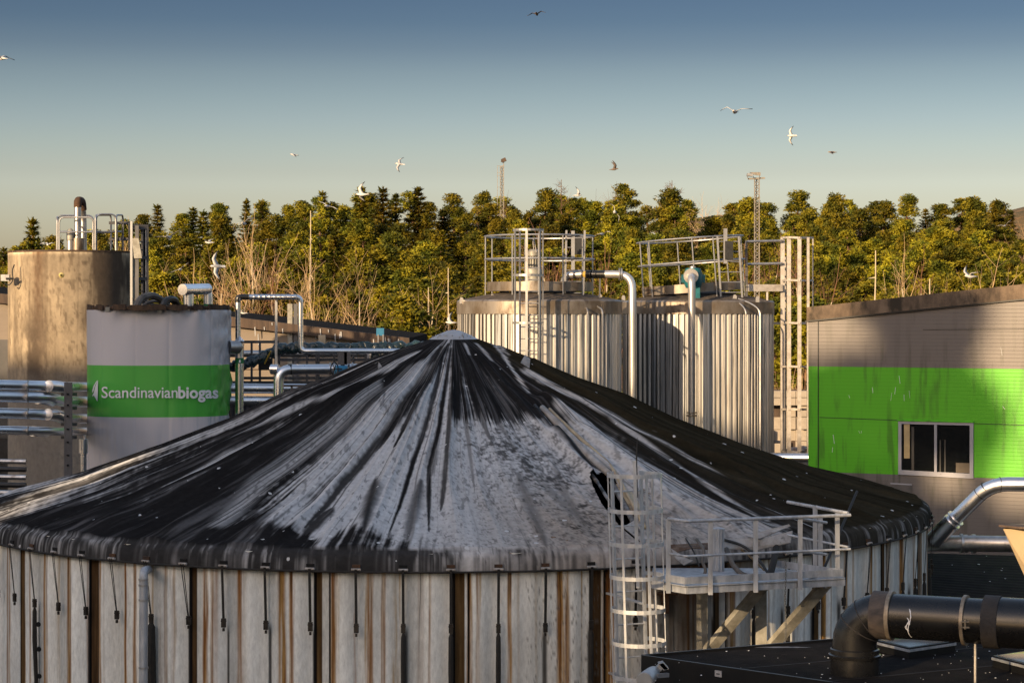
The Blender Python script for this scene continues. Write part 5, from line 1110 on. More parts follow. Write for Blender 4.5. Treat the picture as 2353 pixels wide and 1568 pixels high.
MB().tube([Q(2205,1247,39.9), Q(2211,1247,39.9)], px(22,40), 22).tube([Q(2214,1247.5,39.9), Q(2222,1247.5,39.9)], px(20.5,40), 22).tube([Q(2232,1248,39.9), Q(2240,1248,39.9)], px(22,40), 22).tube([Q(2126,1247,40.3), Q(2130,1247,40.3)], px(20,40), 22).build('pipe_collar', mt['chrome2'], fl2, True)
hpp = thing('hopper', 'tan sheet metal hopper corner with a lid at the right picture edge', 'hopper', tuple(Q(2330,1300,33)))
hp_ = [Q(2300,1211,33.0), Q(2420,1213,32.4), Q(2420,1340,32.4), Q(2362,1330,32.6)]
MB().prism([Q(2304,1214,33.0), Q(2460,1216,32.2), Q(2460,1480,32.4), Q(2425,1480,32.8)], (.3,.8,0)).build('hopper_wall', mt['hopper'], hpp)
MB().prism([Q(2294,1209,33.0), Q(2325,1206,33.9), Q(2460,1206,33.9), Q(2460,1215,32.2), Q(2340,1214,32.6)], (0,0,.03)).build('lid', mt['fascia'], hpp)
dr = thing('ribbed_shed', 'low shed with a dark ribbed roof speckled white, right of the big tank', 'shed', tuple(Q(2250,1370,40)))
r0 = [Q(2130,1300,43.5), Q(2165,1268,45.0), Q(2262,1262,45.0), Q(2500,1345,42.5), Q(2500,1520,36.5), Q(2120,1420,38.5)]
us = np.linspace(0, 1, 60); b = MB(); vs = []
aL, bL = Q(2118,1272,43.8), Q(2118,1440,38.0); aR, bR = Q(2500,1282,43.8), Q(2500,1500,37.0)
nr_ = 90
for k in range(nr_):
    q = k/(nr_-1); h = .025 if k % 3 == 0 else 0
    vs += [aL.lerp(bL, q)+Vector((0,0,h)), aR.lerp(bR, q)+Vector((0,0,h))]
b.add(vs, [(2*k, 2*k+1, 2*k+3, 2*k+2) for k in range(nr_-1)])
b.build('ribbed_roof', mt['darkroof'], dr)
MB().prism([aL, aR, Vector((aR.x,aR.y,GZ)), Vector((aL.x,aL.y,GZ))], (0,.1,0)).build('back_wall', mt['dark'], dr)
sp_ = MB(); rg = random.Random(21)
for k in range(34):
    u, v_ = rg.random(), rg.random(); p = aL.lerp(bL, v_).lerp(aR.lerp(bR, v_), u)+Vector((0,0,.035)); s = rg.choice([.010,.012,.015,.02,.03]); sp_.lathe(p, [(0,.004),(s,.003),(s,0)], 6)
sp_.build('droppings', mt['white'], dr)
# black box roof
RZ = -4.33
def RP(x, y, lift=0): return lvl(x, y, RZ)+Vector((0,0,lift))
bxr = thing('flat_roofed_hut', 'pale hut with a black felt flat roof at the lower right corner', 'building', tuple(RP(1477,1508)))
k0 = RP(1476,1508); k1_ = RP(2000,1464); k1_ = k0+(k1_-k0)*2.2; kf = RP(1882,1566); kf = k0+(kf-k0)*3.2; k3_ = kf+(k1_-k0)
MB().prism([k0, kf, k3_, k1_], (0,0,-.05)).build('roof_felt', mt['felt'], bxr)
def plate2(name, a, b_, z0, z1, th, mat, inset=0.0):
    d = (b_-a).normalized(); nrm = Vector((d.y,-d.x,0)); MB().prism([a+nrm*(th-inset)+Vector((0,0,z0)), b_+nrm*(th-inset)+Vector((0,0,z0)), b_+nrm*(th-inset)+Vector((0,0,z1)), a+nrm*(th-inset)+Vector((0,0,z1))], -nrm*.04).build(name, mat, bxr)
plate2('roof_edging', k0, kf, -.36, .03, .03, mt['felt_edge']); plate2('roof_edging', k1_, k0, -.36, .03, .03, mt['felt_edge'])
dd = (kf-k0).normalized(); de = (k1_-k0).normalized(); i0 = k0+(dd+de)*.12; i1 = i0+dd*6; i3 = i0+de*5
MB().prism([i0+Vector((0,0,-.06)), i1+Vector((0,0,-.06)), i1+Vector((0,0,GZ-RZ)), i0+Vector((0,0,GZ-RZ))], Vector((dd.y,-dd.x,0))*-.2).prism([i0+Vector((0,0,-.06)), i3+Vector((0,0,-.06)), i3+Vector((0,0,GZ-RZ)), i0+Vector((0,0,GZ-RZ))], Vector((de.y,-de.x,0))*.2).build('wall', mt['render_wall'], bxr)
nd = Vector((dd.y,-dd.x,0)); pq = on_seg(k0, kf, 1655); pq.z = (HY-1545)/FPX*pq.y
pc = MB().box(pq+nd*.045, (.10,.012,.075), rz=math.atan2(dd.y,dd.x)).build('name_plate', mt['plaque'], bxr)
MB().box(pq+nd*.054, (.05,.006,.012), rz=math.atan2(dd.y,dd.x)).build('plate_print', mt['ink'], pc)
sp_ = MB(); rg = random.Random(33)
for k in range(75):
    p = RP(rg.uniform(1500,2350), rg.uniform(1478,1568), .002); s = rg.choice([.003,.004,.005,.007,.011]); sp_.lathe(p, [(0,.004),(s,.003),(s*1.1,0)], 6)
sp_.build('droppings', mt['white'], bxr)
wl = RP(1790,1486,.004); wp = MB()
ang_ = [2*math.pi*k/40 for k in range(40)]; wp.add([wl+Vector((.42*math.cos(a)*(.8+.3*rg.random()), .045*math.sin(a)*(.6+.8*rg.random()), 0)) for a in ang_], [tuple(range(40))])
wp.build('white_residue', M('pale_residue', (.16,.16,.17), .6), bxr)
for f_ in (.16, .31, .47, .63):
    p_ = k0.lerp(kf, f_)+(k1_-k0)*.01; MB().prism([p_+Vector((0,0,.0)), p_+dd*.05, p_+dd*.05+(k1_-k0)*.98, p_+(k1_-k0)*.98], (0,0,.005)).build('felt_lap', mt['felt_edge2'], bxr)
# big black ventilation pipe
VY = 24.86; vr = px(50.3, VY)
vt = thing('ventilation_pipe', 'fat black plastic ventilation pipe rising from the felt roof and bending right', 'pipe', tuple(lvl(1963,1548,RZ)))
base = lvl(1963,1546,RZ); za_ = (HY-1407)/FPX*VY
end = Q(2207, 1424.5, 24.3); end.z = za_
d = (end-Vector((base.x, base.y, za_))).normalized()
P = [base+Vector((0,0,.0)), Vector((base.x, base.y, za_-.36))]
for k in range(1, 9):
    a = k/8*math.pi/2; P.append(Vector((base.x, base.y, za_-.36))+d*.36*(1-math.cos(a))+Vector((0,0,.36*math.sin(a))))
P += [P[-1]+d*1.0, P[-1]+d*3.2]
MB().tube(P, vr, 36).build('pipe', mt['blackpipe'], vt, True)
MB().lathe(base, [(vr+.025,-.05),(vr+.025,.20),(vr+.045,.20),(vr+.05,.235),(vr+.03,.245),(vr+.03,.30),(vr+.012,.31)], 40).build('base_flange', mt['blackpipe'], vt, True)
def pt_at(x):
    k = (x-CX)/FPX; o_ = Vector((base.x, base.y, za_)); q = (k*o_.y-o_.x)/(d.x-k*d.y); return o_+d*q
def band(x0, x1, dr_, mat, nm):
    a = pt_at(x0); c = pt_at(x1); MB().tube([a, a+(c-a)*.02, a+(c-a)*.98, c], [vr+.002, vr+dr_, vr+dr_, vr+.002], 36).build(nm, mat, vt, True)
band(2006, 2052, .022, mt['sleeve'], 'rubber_sleeve'); band(2043, 2052, .028, mt['clamp'], 'sleeve_edge')
band(2214, 2222, .032, mt['clamp'], 'pipe_clamp'); band(2262, 2300, .045, mt['sleeve_dark'], 'rubber_sleeve'); band(2296, 2480, .03, mt['blackpipe'], 'wider_pipe')
el = MB()
for k in (3, 5): 
    a = k/8*math.pi/2; c = Vector((base.x, base.y, za_-.36))+d*.36*(1-math.cos(a))+Vector((0,0,.36*math.sin(a))); tdir = (d*math.sin(a)+Vector((0,0,math.cos(a)))).normalized(); el.tube([c-tdir*.006, c+tdir*.006], vr+.004, 36)
el.build('elbow_weld', mt['sleeve_dark'], vt, True)
cp = pt_at(2216)+Vector((-.06,-vr-.03,.0)); MB().box(cp+Vector((0,0,.025)), (.09,.04,.012)).box(cp+Vector((0,0,-.04)), (.09,.04,.012)).tube([cp+Vector((0,0,.05)), cp+Vector((0,0,-.06))], .012, 6).build('clamp_bolt', mt['clamp'], vt)
sg = pt_at(2240); MB().tube([Vector((sg.x, sg.y-.0, za_-vr+.01)), Vector((sg.x, sg.y, RZ))], .018, 8).build('support_leg', mt['whitepipe'], vt, True)
sc_ = MB(); rg = random.Random(8)
for (x, a0, a1, w) in ((2100,-.5,.95,.012),(2096,-.1,.5,.02)):
    c = pt_at(x); pr = []; 
    for k in range(14):
        a = a0+(a1-a0)*k/13; nrm = Vector((d.y,-d.x,0)).normalized(); p = c+(nrm*math.cos(a)-Vector((0,0,1))*math.sin(a))*(vr+.004)+d*(.02*math.sin(k*.5)+.0*k); pr.append((p, w*(.5+rg.random())))
    for k in range(13): p, w1 = pr[k]; q, w2 = pr[k+1]; sc_.add([p-d*w1/2, p+d*w1/2, q+d*w2/2, q-d*w2/2], [(0,1,2,3)])
sc_.build('bird_streak', mt['white'], vt)
def skylight(c, lab):
    P = [RP(*q) for q in c]; t = thing('skylight', lab, 'skylight', tuple(P[0]), 'skylights on the felt roof'); cen = sum(P, Vector())/4
    MB().prism([p+Vector((0,0,-.02)) for p in P], (0,0,.10)).build('curb', mt['felt_edge'], t)
    MB().prism([cen+(p-cen)*1.03+Vector((0,0,.085)) for p in P], (0,0,.03)).build('frame', mt['galv_matt'], t)
    q = [cen+(p-cen)*.99+Vector((0,0,.116)) for p in P]; MB().prism(q, (0,0,.02)).build('rim', mt['felt_edge'], t)
    MB().add([*(cen+(p-cen)*.9+Vector((0,0,.139)) for p in P), cen+Vector((0,0,.165))], [(0,1,4),(1,2,4),(2,3,4),(3,0,4)]).build('dome', mt['skylight'], t, True)
skylight([(2010,1493),(2088,1512),(2194,1496),(2100,1482)], 'square skylight directly under the fat black pipe')
skylight([(2280,1530),(2360,1551),(2480,1532),(2380,1515)], 'square skylight at the right picture edge beside the pipe leg')
fd = thing('floodlight', 'grey floodlight with a finned housing under the corner of the black roof', 'floodlight', tuple(Q(1500,1555,25.2)))
h0 = Q(1504,1540,25.35); h1_ = Q(1481,1562,24.9); dv = (h1_-h0).normalized()
MB().tube([h0-dv*.02, h0+dv*.05, h0+dv*.12, h1_, h1_+dv*.01], [.055,.075,.085,.105,.10], 20).build('reflector', mt['flood'], fd, True)
MB().tube([h1_+dv*.005, h1_+dv*.02], .092, 20).build('lens', mt['lens'], fd, True)
b = MB(); 
for k in range(9): b.box(Q(1509,1533,25.35)+Vector((.07,0,.03))-dv*.0+Vector((.0,.0,0))+Vector((dv.x,0,dv.z))*(-.02*k+.06), (.012,.16,.10), M=Matrix.Rotation(R_(-42), 3, 'Y'))
b.box(Q(1512,1534,25.35), (.16,.10,.07), M=Matrix.Rotation(R_(-42), 3, 'Y')).build('finned_housing', mt['flood'], fd)
MB().bar(Q(1508,1551,25.1), Q(1534,1549,25.3), .04, .05).build('mounting_arm', mt['flood'], fd)
# ------------------------------------------------------------------ floodlight masts on the hill
def lattice(t, x0, x1, ytop, ybot, Y, leg, n, mat):
    w = px(x1-x0, Y); a = [Q(x0,0,Y).x, Q(x1,0,Y).x]; zt, zb = (HY-ytop)/FPX*Y, (HY-ybot)/FPX*Y; b = MB()
    pts = [(a[0],Y),(a[1],Y),((a[0]+a[1])/2,Y+w*.87)]
    for x, y in pts: b.bar((x,y,zt),(x,y,zb),leg,leg,(0,1,0))
    for k in range(n):
        z0 = zt+(zb-zt)*k/n; z1 = zt+(zb-zt)*(k+1)/n
        for i in range(3):
            p, q = pts[i], pts[(i+1) % 3]
            if k % 2: p, q = q, p
            b.bar((p[0],p[1],z0),(q[0],q[1],z1),leg*.6,leg*.6)
    b.build('lattice_mast', mat, t)
m1 = thing('floodlight_mast', 'slim lattice mast with two floodlights on a crossbar above the right corrugated tank', 'floodlight mast', tuple(Q(1738,700,128)))
lattice(m1, 1733, 1744, 408, 716, 128, .05, 44, mt['mast'])
MB().bar(Q(1718,411,128), Q(1757,409,128), .10, .10).build('crossbar', mt['mast'], m1)
MB().box(Q(1722,402,127.9), (.34,.5,.16), M=Matrix.Rotation(R_(6), 3, 'Y')).bar(Q(1716,403,127.8), Q(1718,411,127.9), .03, .03).bar(Q(1728,403,127.8), Q(1733,410,127.9), .03, .03).build('floodlight_head', mt['flood'], m1)
MB().prism([Q(1723,396,128), Q(1747,396,128), Q(1747,404,128), Q(1733,402,128)], (0,.6,.05)).bar(Q(1745,402,127.8), Q(1744,410,127.9), .03, .03).build('floodlight_head', mt['mast'], m1)
m0 = thing('floodlight_mast', 'slim lattice mast with a single lamp rising from the treetops near the middle', 'floodlight mast', tuple(Q(1152,470,235)))
lattice(m0, 1149, 1157, 383, 500, 235, .07, 18, mt['mast'])
MB().bar(Q(1142.5,381,235), Q(1142.5,500,235), .05, .05).bar(Q(1142.5,381,235), Q(1149,381,235), .04, .04).bar(Q(1142.5,397,235), Q(1149,397,235), .04, .04).bar(Q(1142.5,404,235), Q(1157,404,235), .04, .04).bar(Q(1142.5,430,235), Q(1149,430,235), .04, .04).build('side_ladder', mt['mast'], m0)
MB().bar(Q(1157,372,235), Q(1157,400,235), .08, .08).bar(Q(1148,383,235), Q(1158,381,235), .12, .12).build('lamp_pole', mt['mast'], m0)
MB().box(Q(1157,368,235), (.55,.4,.42), M=Matrix.Rotation(R_(-25), 3, 'Y')).box(Q(1153.5,369,235), (.22,.3,.36), M=Matrix.Rotation(R_(20), 3, 'Y')).build('floodlight_head', mt['fascia'], m0)
rh = solo(MB().prism([Q(1735,498,275), Q(1764,490,275), Q(1772,505,275), Q(1772,520,275), Q(1735,520,275)], (0,3,0)), 'red_roof', M('red_tiles', (.30,.08,.04), .8), 'sliver of a red roof glimpsed between pines behind the right lattice mast', 'house', tuple(Q(1750,505,275)), smooth=False)

# ------------------------------------------------------------------ trees
def jit(rg, s): return Vector((rg.uniform(-s,s), rg.uniform(-s,s), rg.uniform(-s,s)))
def leafquads(mb, rg, c, rx, rz, n, s, up=.35):
    for _ in range(n):
        v = Vector((rg.gauss(0,1), rg.gauss(0,1), rg.gauss(0,1))).normalized()*(rg.random()**.5)
        p = Vector((c.x+v.x*rx, c.y+v.y*rx, c.z+v.z*rz)); d = Vector((rg.gauss(0,1)+v.x*.8, rg.gauss(0,1)+v.y*.8, rg.gauss(up,.8))).normalized()
        o = d.cross(Vector((rg.gauss(0,1), rg.gauss(0,1), rg.gauss(0,1)))).normalized(); L_ = s*rg.uniform(.7,1.5); w = s*rg.uniform(.28,.5)
        mb.add([p-o*w, p+o*w, p+d*L_], [(0,1,2)])
def proto(name, seed, kind):
    rg = random.Random(seed); t = thing(name, 'x', 'tree', (0,0,0)); tr = MB(); cr_ = MB()
    if kind == 'pine':
        H = 11.0; lean = Vector((rg.uniform(-.5,.5), rg.uniform(-.5,.5), 0)); ax = lambda q: Vector((lean.x*q*q+.12*math.sin(q*7+seed), lean.y*q*q, H*q))
        tr.tube([ax(k/9) for k in range(10)], [.19*(1-k/10)+.02 for k in range(10)], 6)
        nb = rg.randint(30, 40); base = rg.uniform(.16,.34)
        for k in range(nb):
            q = base+(1-base)*(k+rg.random()*.6)/nb; q = min(q, .99); p = ax(q); a = k*2.4+rg.uniform(-.6,.6)
            ln = (1.85*(1-q)**.8+.20)*rg.uniform(.55,1.25)*(.75+.25*min(1,(q-base)/.2)); rise = rg.uniform(.0,.65)
            e = p+Vector((math.cos(a)*ln, math.sin(a)*ln, ln*rise)); tr.tube([p, p.lerp(e,.5)+Vector((0,0,-.06)), e], [.05,.035,.015], 4)
            leafquads(cr_, rg, e, rg.uniform(.36,.62), rg.uniform(.30,.5), 190, .155, .7)
            if rg.random() < .7: leafquads(cr_, rg, p.lerp(e,.55)+jit(rg,.25)+Vector((0,0,.15)), rg.uniform(.32,.5), .36, 110, .155, .7)
        leafquads(cr_, rg, ax(1)+Vector((0,0,-.1)), .42, .45, 130, .19, .9)
    elif kind == 'spruce':
        H = 11.5; tr.tube([Vector((0,0,H*k/8)) for k in range(9)], [.17*(1-k/9)+.012 for k in range(9)], 6)
        lv = 27
        for k in range(lv):
            q = .10+.89*k/(lv-1); R0 = (1.95*(1-q)**.85+.10)*rg.uniform(.75,1.15); nb = 8 if q < .7 else 6
            for j in range(nb):
                a = j*2*math.pi/nb+k*.7+rg.uniform(-.35,.35); ln = R0*rg.uniform(.6,1.2); droop = -.30+.5*q
                p = Vector((0,0,H*q)); e = p+Vector((math.cos(a)*ln, math.sin(a)*ln, ln*droop*.8+.1))
                m_ = int(10+ln*24)
                for i in range(m_):
                    f = (i+.4)/m_; c = p.lerp(e, f)+Vector((0,0,-.12*math.sin(f*3)))+jit(rg, .10*(1-f)+.05)
                    d = ((e-p).normalized()+Vector((rg.gauss(0,.5), rg.gauss(0,.5), rg.gauss(-.25,.4)))).normalized(); o = d.cross(Vector((rg.gauss(0,.4), rg.gauss(0,.4), 1))).normalized()
                    L_ = rg.uniform(.2,.42); w = rg.uniform(.06,.115); cr_.add([c-o*w, c+o*w, c+d*L_], [(0,1,2)])
        leafquads(cr_, rg, Vector((0,0,H*1.0)), .07, .35, 26, .14, 1.5)
    else:
        H = {'birch':10.0,'shrub':6.0,'snag':9.0,'dead':10}[kind]
        def grow(p, d, ln, r, lev):
            if lev > (5 if kind != 'snag' else 1) or r < .006 or (kind == 'snag'): return
            q = p; segs = 3
            for s_ in range(segs):
                d = (d+jit(rg,.14)+Vector((0,0,.05))).normalized(); n_ = q+d*ln/segs; r2 = r*.86
                (tr if r > .03 or kind in ('snag',) else cr_).tube([q, n_], [r, r2], 5 if r > .03 else 3, cap=False); q = n_; r = r2
                if lev > 0 or s_ > 0 or kind == 'shrub':
                    for _ in range(rg.choice([1,1,2]) if kind != 'snag' else rg.choice([0,1])):
                        a = rg.uniform(0,6.28); x = d.cross(Vector((.3,.2,1))).normalized(); y = d.cross(x); sp2 = rg.uniform(.45,.8)
                        grow(q, (d*math.cos(sp2)+(x*math.cos(a)+y*math.sin(a))*math.sin(sp2)).normalized(), ln*rg.uniform(.55,.72), r*.58, lev+1)
            grow(q, d, ln*.72, r*.8, lev+1)
        if kind == 'birch': grow(Vector((0,0,0)), Vector((rg.uniform(-.1,.1),0,1)), 4.3, .17, 0)
        elif kind == 'dead':
            tr.tube([Vector((0.05*math.sin(k),0,H*k/9)) for k in range(10)], [.10*(1-k/10)+.012 for k in range(10)], 6)
            for k in range(46):
                q = .35+.63*k/46; a = rg.uniform(0,6.28); ln = 2.6*(1-q)+.5; p = Vector((0,0,H*q)); e = p+Vector((math.cos(a)*ln, math.sin(a)*ln, ln*rg.uniform(-.1,.55))); cr_.tube([p, p.lerp(e,.5)+Vector((0,0,-.1)), e], [.024,.016,.008], 4)
                for j in range(4): f = rg.uniform(.3,.95); c = p.lerp(e,f); cr_.tube([c, c+Vector((rg.uniform(-.5,.5), rg.uniform(-.5,.5), rg.uniform(0,.5)))], [.012,.006], 3)
        elif kind == 'shrub':
            for k in range(9): grow(Vector((rg.uniform(-.4,.4), rg.uniform(-.4,.4), 0)), Vector((rg.uniform(-.5,.5), rg.uniform(-.5,.5), 1)).normalized(), 2.3, .045, 1)
        else:
            tr.tube([Vector((0.04*math.sin(k*1.3),0,H*k/9)) for k in range(10)], [.085*(1-k/10)+.02 for k in range(10)], 6)
            for k in range(12): a = rg.uniform(0,6.28); p = Vector((0,0,H*rg.uniform(.2,.95))); tr.tube([p, p+Vector((math.cos(a)*.4, math.sin(a)*.4, rg.uniform(-.3,.1)))], [.03,.012], 3)
    bark = {'pine':'trunk_pine','spruce':'trunk_pine','birch':'trunk_pale','snag':'trunk_pale','dead':'trunk_pine','shrub':'twigs'}[kind]
    tr.build('trunk', mt[bark], t, False)
    if cr_.f: cr_.build('crown', mt[{'pine':'pine','spruce':'spruce','birch':'twigs','shrub':'twigs','dead':'trunk_pine'}[kind]], t, False)
    return t, {'pine':11.0,'spruce':11.5,'birch':11.5,'shrub':6.0,'snag':9.0,'dead':10.0}[kind]
PROT = {'pine':[proto('pine_tree', s, 'pine') for s in (1,2,3,4,5,6,7)], 'spruce':[proto('spruce_tree', s, 'spruce') for s in (11,12,13,14)],
        'birch':[proto('birch_tree', s, 'birch') for s in (21,22,23,24)], 'shrub':[proto('bare_shrub', s, 'shrub') for s in (31,32,33)], 'snag':[proto('dead_trunk', 41, 'snag')], 'dead':[proto('bare_tree', s, 'dead') for s in (51,52)]}
used = set(); TREES = []
redtw = mt['twigs_red']
def plant(kind, x, ytop, Y, rg, wide=1.0, red=False):
    X = (x-CX)/FPX*Y; zg = float(hill_z(np.array(X), np.array(Y)))-.2; H = (HY-ytop)/FPX*Y-zg
    k = rg.randrange(len(PROT[kind])); t, H0 = PROT[kind][k]
    if (kind, k) in used:
        r = t.copy(); COL.objects.link(r)
        for ch in t.children: c = ch.copy(); COL.objects.link(c); c.parent = r
    else: used.add((kind, k)); r = t
    s = H/H0; wide = wide*(.8 if kind == 'snag' else 1); w = s**.5*wide*(rg.uniform(1.2,1.75) if kind in ('pine','spruce') else rg.uniform(.9,1.2)); r.location = (X, Y, zg); r.scale = (w, w, s); r.rotation_euler = (0,0,rg.uniform(0,6.28))
    if red:
        for ch in r.children:
            if ch.name.startswith('crown'): ch.material_slots[0].link = 'OBJECT'; ch.material_slots[0].material = redtw
    TREES.append([r, kind, x, Y, red]); return r
rg = random.Random(77)
rows = [(131,44),(142,42),(155,42),(171,42),(188,42),(206,44),(226,54),(243,60)]
for ri, (Yr, n) in enumerate(rows):
    for i in range(n):
        x = -70+2500*(i+rg.uniform(.1,.9))/n; Y = Yr+rg.uniform(-5,5)
        yt = float(treetop_row(x, Y))+rg.gauss(0, 11)+(0 if ri < 6 else rg.gauss(-2,7))
        if x < 340 and ri < 3: continue
        pk = .78 if x > 1100 else .62
        u = rg.random(); kind = 'pine' if u < pk else ('spruce' if u < .96 else 'birch')
        if x > 1350 and kind == 'spruce' and rg.random() < .7: kind = 'pine'
        plant(kind, x, yt, Y, rg, 1.0)
for x, yt, Y in [(75,508,190),(960,434,225),(880,436,222),(1925,452,222),(1730,462,215),(830,434,205),(1245,440,226),(1535,440,224),(2240,462,224)]: plant('spruce' if x < 1000 else 'pine', x, yt, Y, rg)
for x, yt, Y, kd, rd in [(1290,412,236,'dead',0),(1543,414,236,'dead',0),(1378,432,238,'birch',1),(1612,452,238,'birch',0),(1578,462,238,'birch',0),(1160,452,236,'birch',1),(1125,462,236,'birch',1),(2160,470,236,'shrub',0),(1690,500,236,'birch',1),
     (620,505,137,'birch',0),(645,520,138,'birch',0),(590,560,135,'birch',1),(560,585,134,'birch',1),(713,484,140,'snag',0),(455,560,134,'birch',0),(490,600,132,'birch',0),(690,600,132,'birch',1),(735,610,128,'shrub',0),(765,600,127,'birch',0),(800,590,127,'birch',0),(825,620,126,'shrub',0),(860,650,125,'shrub',0),(905,680,123,'shrub',1),(950,690,123,'shrub',0),(1010,640,128,'birch',0),(1030,615,129,'snag',0),(985,660,128,'snag',0),
     (1413,548,140,'birch',1),(1320,520,150,'birch',1),(1345,535,152,'birch',1),(1460,600,133,'shrub',0),(1395,640,131,'shrub',1),(1640,560,150,'birch',1),(1700,540,148,'birch',1),(1905,560,132,'birch',1),(1880,610,131,'birch',1),(1930,620,131,'shrub',1),(1770,570,148,'birch',1),(2010,575,128,'snag',0),(2112,570,130,'birch',0),(2150,590,135,'birch',1),(2268,585,128,'birch',0),(2310,600,127,'shrub',1),(2340,620,127,'shrub',0),(2135,640,124,'snag',0),(1850,760,114,'shrub',0),(1820,770,112,'shrub',0),(1795,790,111,'shrub',1),(1838,690,120,'pine',0),(1790,700,121,'pine',0),(35,555,170,'birch',1),(10,590,168,'birch',1),(245,520,180,'birch',0),(60,600,160,'shrub',1),(400,700,120,'shrub',0),(930,690,117,'pine',0)]:
    plant(kd, x, yt, Y, rg, 1.15 if kd in ('shrub','birch') else 1.0, bool(rd))
for kind in PROT:                             # a prototype that was never placed is removed
    for k, (t, H0) in enumerate(PROT[kind]):
        if (kind, k) not in used:
            for ch in list(t.children): bpy.data.objects.remove(ch)
            bpy.data.objects.remove(t)
ZN = [(-900,130,'at the left picture edge'),(130,345,'behind the concrete tank'),(345,545,'above the banner tank'),(545,760,'behind the arch pipe'),(760,1050,'above the beige hall'),(1050,1240,'behind the left agitator'),(1240,1440,'behind the arching vent pipe'),(1440,1610,'behind the teal valve'),(1610,1790,'by the right mast'),(1790,1960,'behind the pale ladder'),(1960,2130,'above the green building'),(2130,3500,'at the right picture edge')]
RW = [(0,129,'at the hill foot'),(129,150,'low on the slope'),(150,180,'halfway up'),(180,218,'high on the slope'),(218,400,'on the ridge')]
KN = {'pine':('bushy green pine','pine tree'),'spruce':('pointed dark spruce','spruce tree'),'birch':('bare pale tree','bare tree'),'shrub':('bare twiggy shrub','shrub'),'snag':('pale branchless trunk','dead trunk'),'dead':('leafless spreading conifer','dead tree')}
ORD = ['first','second','third','fourth','fifth','sixth','seventh','eighth','ninth','tenth','eleventh','twelfth','thirteenth','fourteenth']
cells = {}
for tr_ in TREES:
    z = next(q[2] for q in ZN if q[0] <= tr_[2] < q[1]); r = next(q[2] for q in RW if q[0] <= tr_[3] < q[1]); cells.setdefault((tr_[1], tr_[4], z, r), []).append(tr_)
for (kind, red, z, r), L_ in cells.items():
    nm, cat = KN[kind]
    if red: nm = 'bare reddish tree' if kind == 'birch' else 'bare reddish shrub'
    L_.sort(key=lambda q: q[2])
    for i, q in enumerate(L_):
        q[0]['label'] = nm+' '+r+' '+z+('' if len(L_) == 1 else ', '+ORD[min(i, 13)]+' from the left'); q[0]['category'] = cat; q[0]['group'] = 'trees on the hill behind the plant'

# ------------------------------------------------------------------ gulls
gm_, nt, bb, lk = nmat('gull_plumage'); at = nt.nodes.new('ShaderNodeAttribute'); at.attribute_name = 'surface_tone'; lk(at.outputs['Color'], bb.inputs['Base Color']); bb.inputs['Roughness'].default_value = .7
def gull(x, y, Y, span, yaw, pitch, roll, a1l, a2l, a1r, a2r, label, sweep=.35, dark=False):
    s = span/.97; V = []; F = []; C_ = []
    body = [(-.34,.004,.012,0),(-.30,.075,.012,0),(-.20,.05,.03,0),(-.08,.075,.065,0),(.04,.08,.08,0),(.13,.062,.065,.008),(.185,.045,.048,.02),(.235,.042,.045,.028),(.27,.028,.03,.026),(.29,.012,.014,.018),(.335,.005,.006,.008)]
    n = 10
    for i, (bx_, w, h, z) in enumerate(body):
        for k in range(n):
            a = 2*math.pi*k/n; V.append(Vector((bx_, w*math.cos(a), z+h*math.sin(a)))); top = math.sin(a) > .25
            c = (.66,.65,.63) if not dark else (.20,.15,.11)
            if top and -.15 < bx_ < .14: c = (.32,.33,.35) if not dark else (.14,.10,.08)
            if bx_ > .285: c = (.5,.32,.05)
            C_.append(c)
    for i in range(len(body)-1):
        for k in range(n): F.append((i*n+k, i*n+(k+1) % n, (i+1)*n+(k+1) % n, (i+1)*n+k))
    for sgn, a1, a2 in ((1,a1l,a2l),(-1,a1r,a2r)):
        a1, a2 = R_(a1), R_(a2); pos = Vector((.05, sgn*.05, .03)); o = len(V); st = []
        pts = [(0,.20,.0),(.10,.19,.04),(.22,.165,.10),(.27,.15,.10),(.40,.12,.02),(.52,.075,-.10),(.60,.02,-.20)]
        for d_, ch_, fw in pts:
            yy = math.cos(a1)*min(d_,.25)+math.cos(a2)*max(0,d_-.25); zz_ = math.sin(a1)*min(d_,.25)+math.sin(a2)*max(0,d_-.25)
            p = pos+Vector((fw*sweep*2.2, sgn*yy, zz_)); st.append((p, ch_, d_))
        for p, ch_, d_ in st:
            for q, h, sd_ in ((.45,.0,0),(.1,.018,1),(-.55,.0,0),(.0,-.006,-1)):
                V.append(p+Vector((q*ch_, 0, h))); c = (.60,.59,.57)
                if sd_ == 1: c = (.33,.34,.36)
                if d_ > .5: c = (.03,.03,.03)
                if dark: c = (.10,.075,.06)
                C_.append(c)
        for i in range(len(st)-1):
            for k in range(4): F.append((o+i*4+k, o+i*4+(k+1) % 4, o+i*4+4+(k+1) % 4, o+i*4+4+k))
        F.append(tuple(o+(len(st)-1)*4+k for k in range(4)))
    mb = MB(); mb.v = [tuple(v*s) for v in V]; mb.f = F
    ob = mb.build('gull', gm_, None, True, off=(0,0,0), angle=180); set_attr(ob, np.array(C_)); del ob['_loc']
    ob.location = Q(x, y, Y); ob.rotation_euler = Euler((R_(roll), R_(pitch), R_(yaw))); tag(ob, label, 'gull', 'gulls circling over the plant')
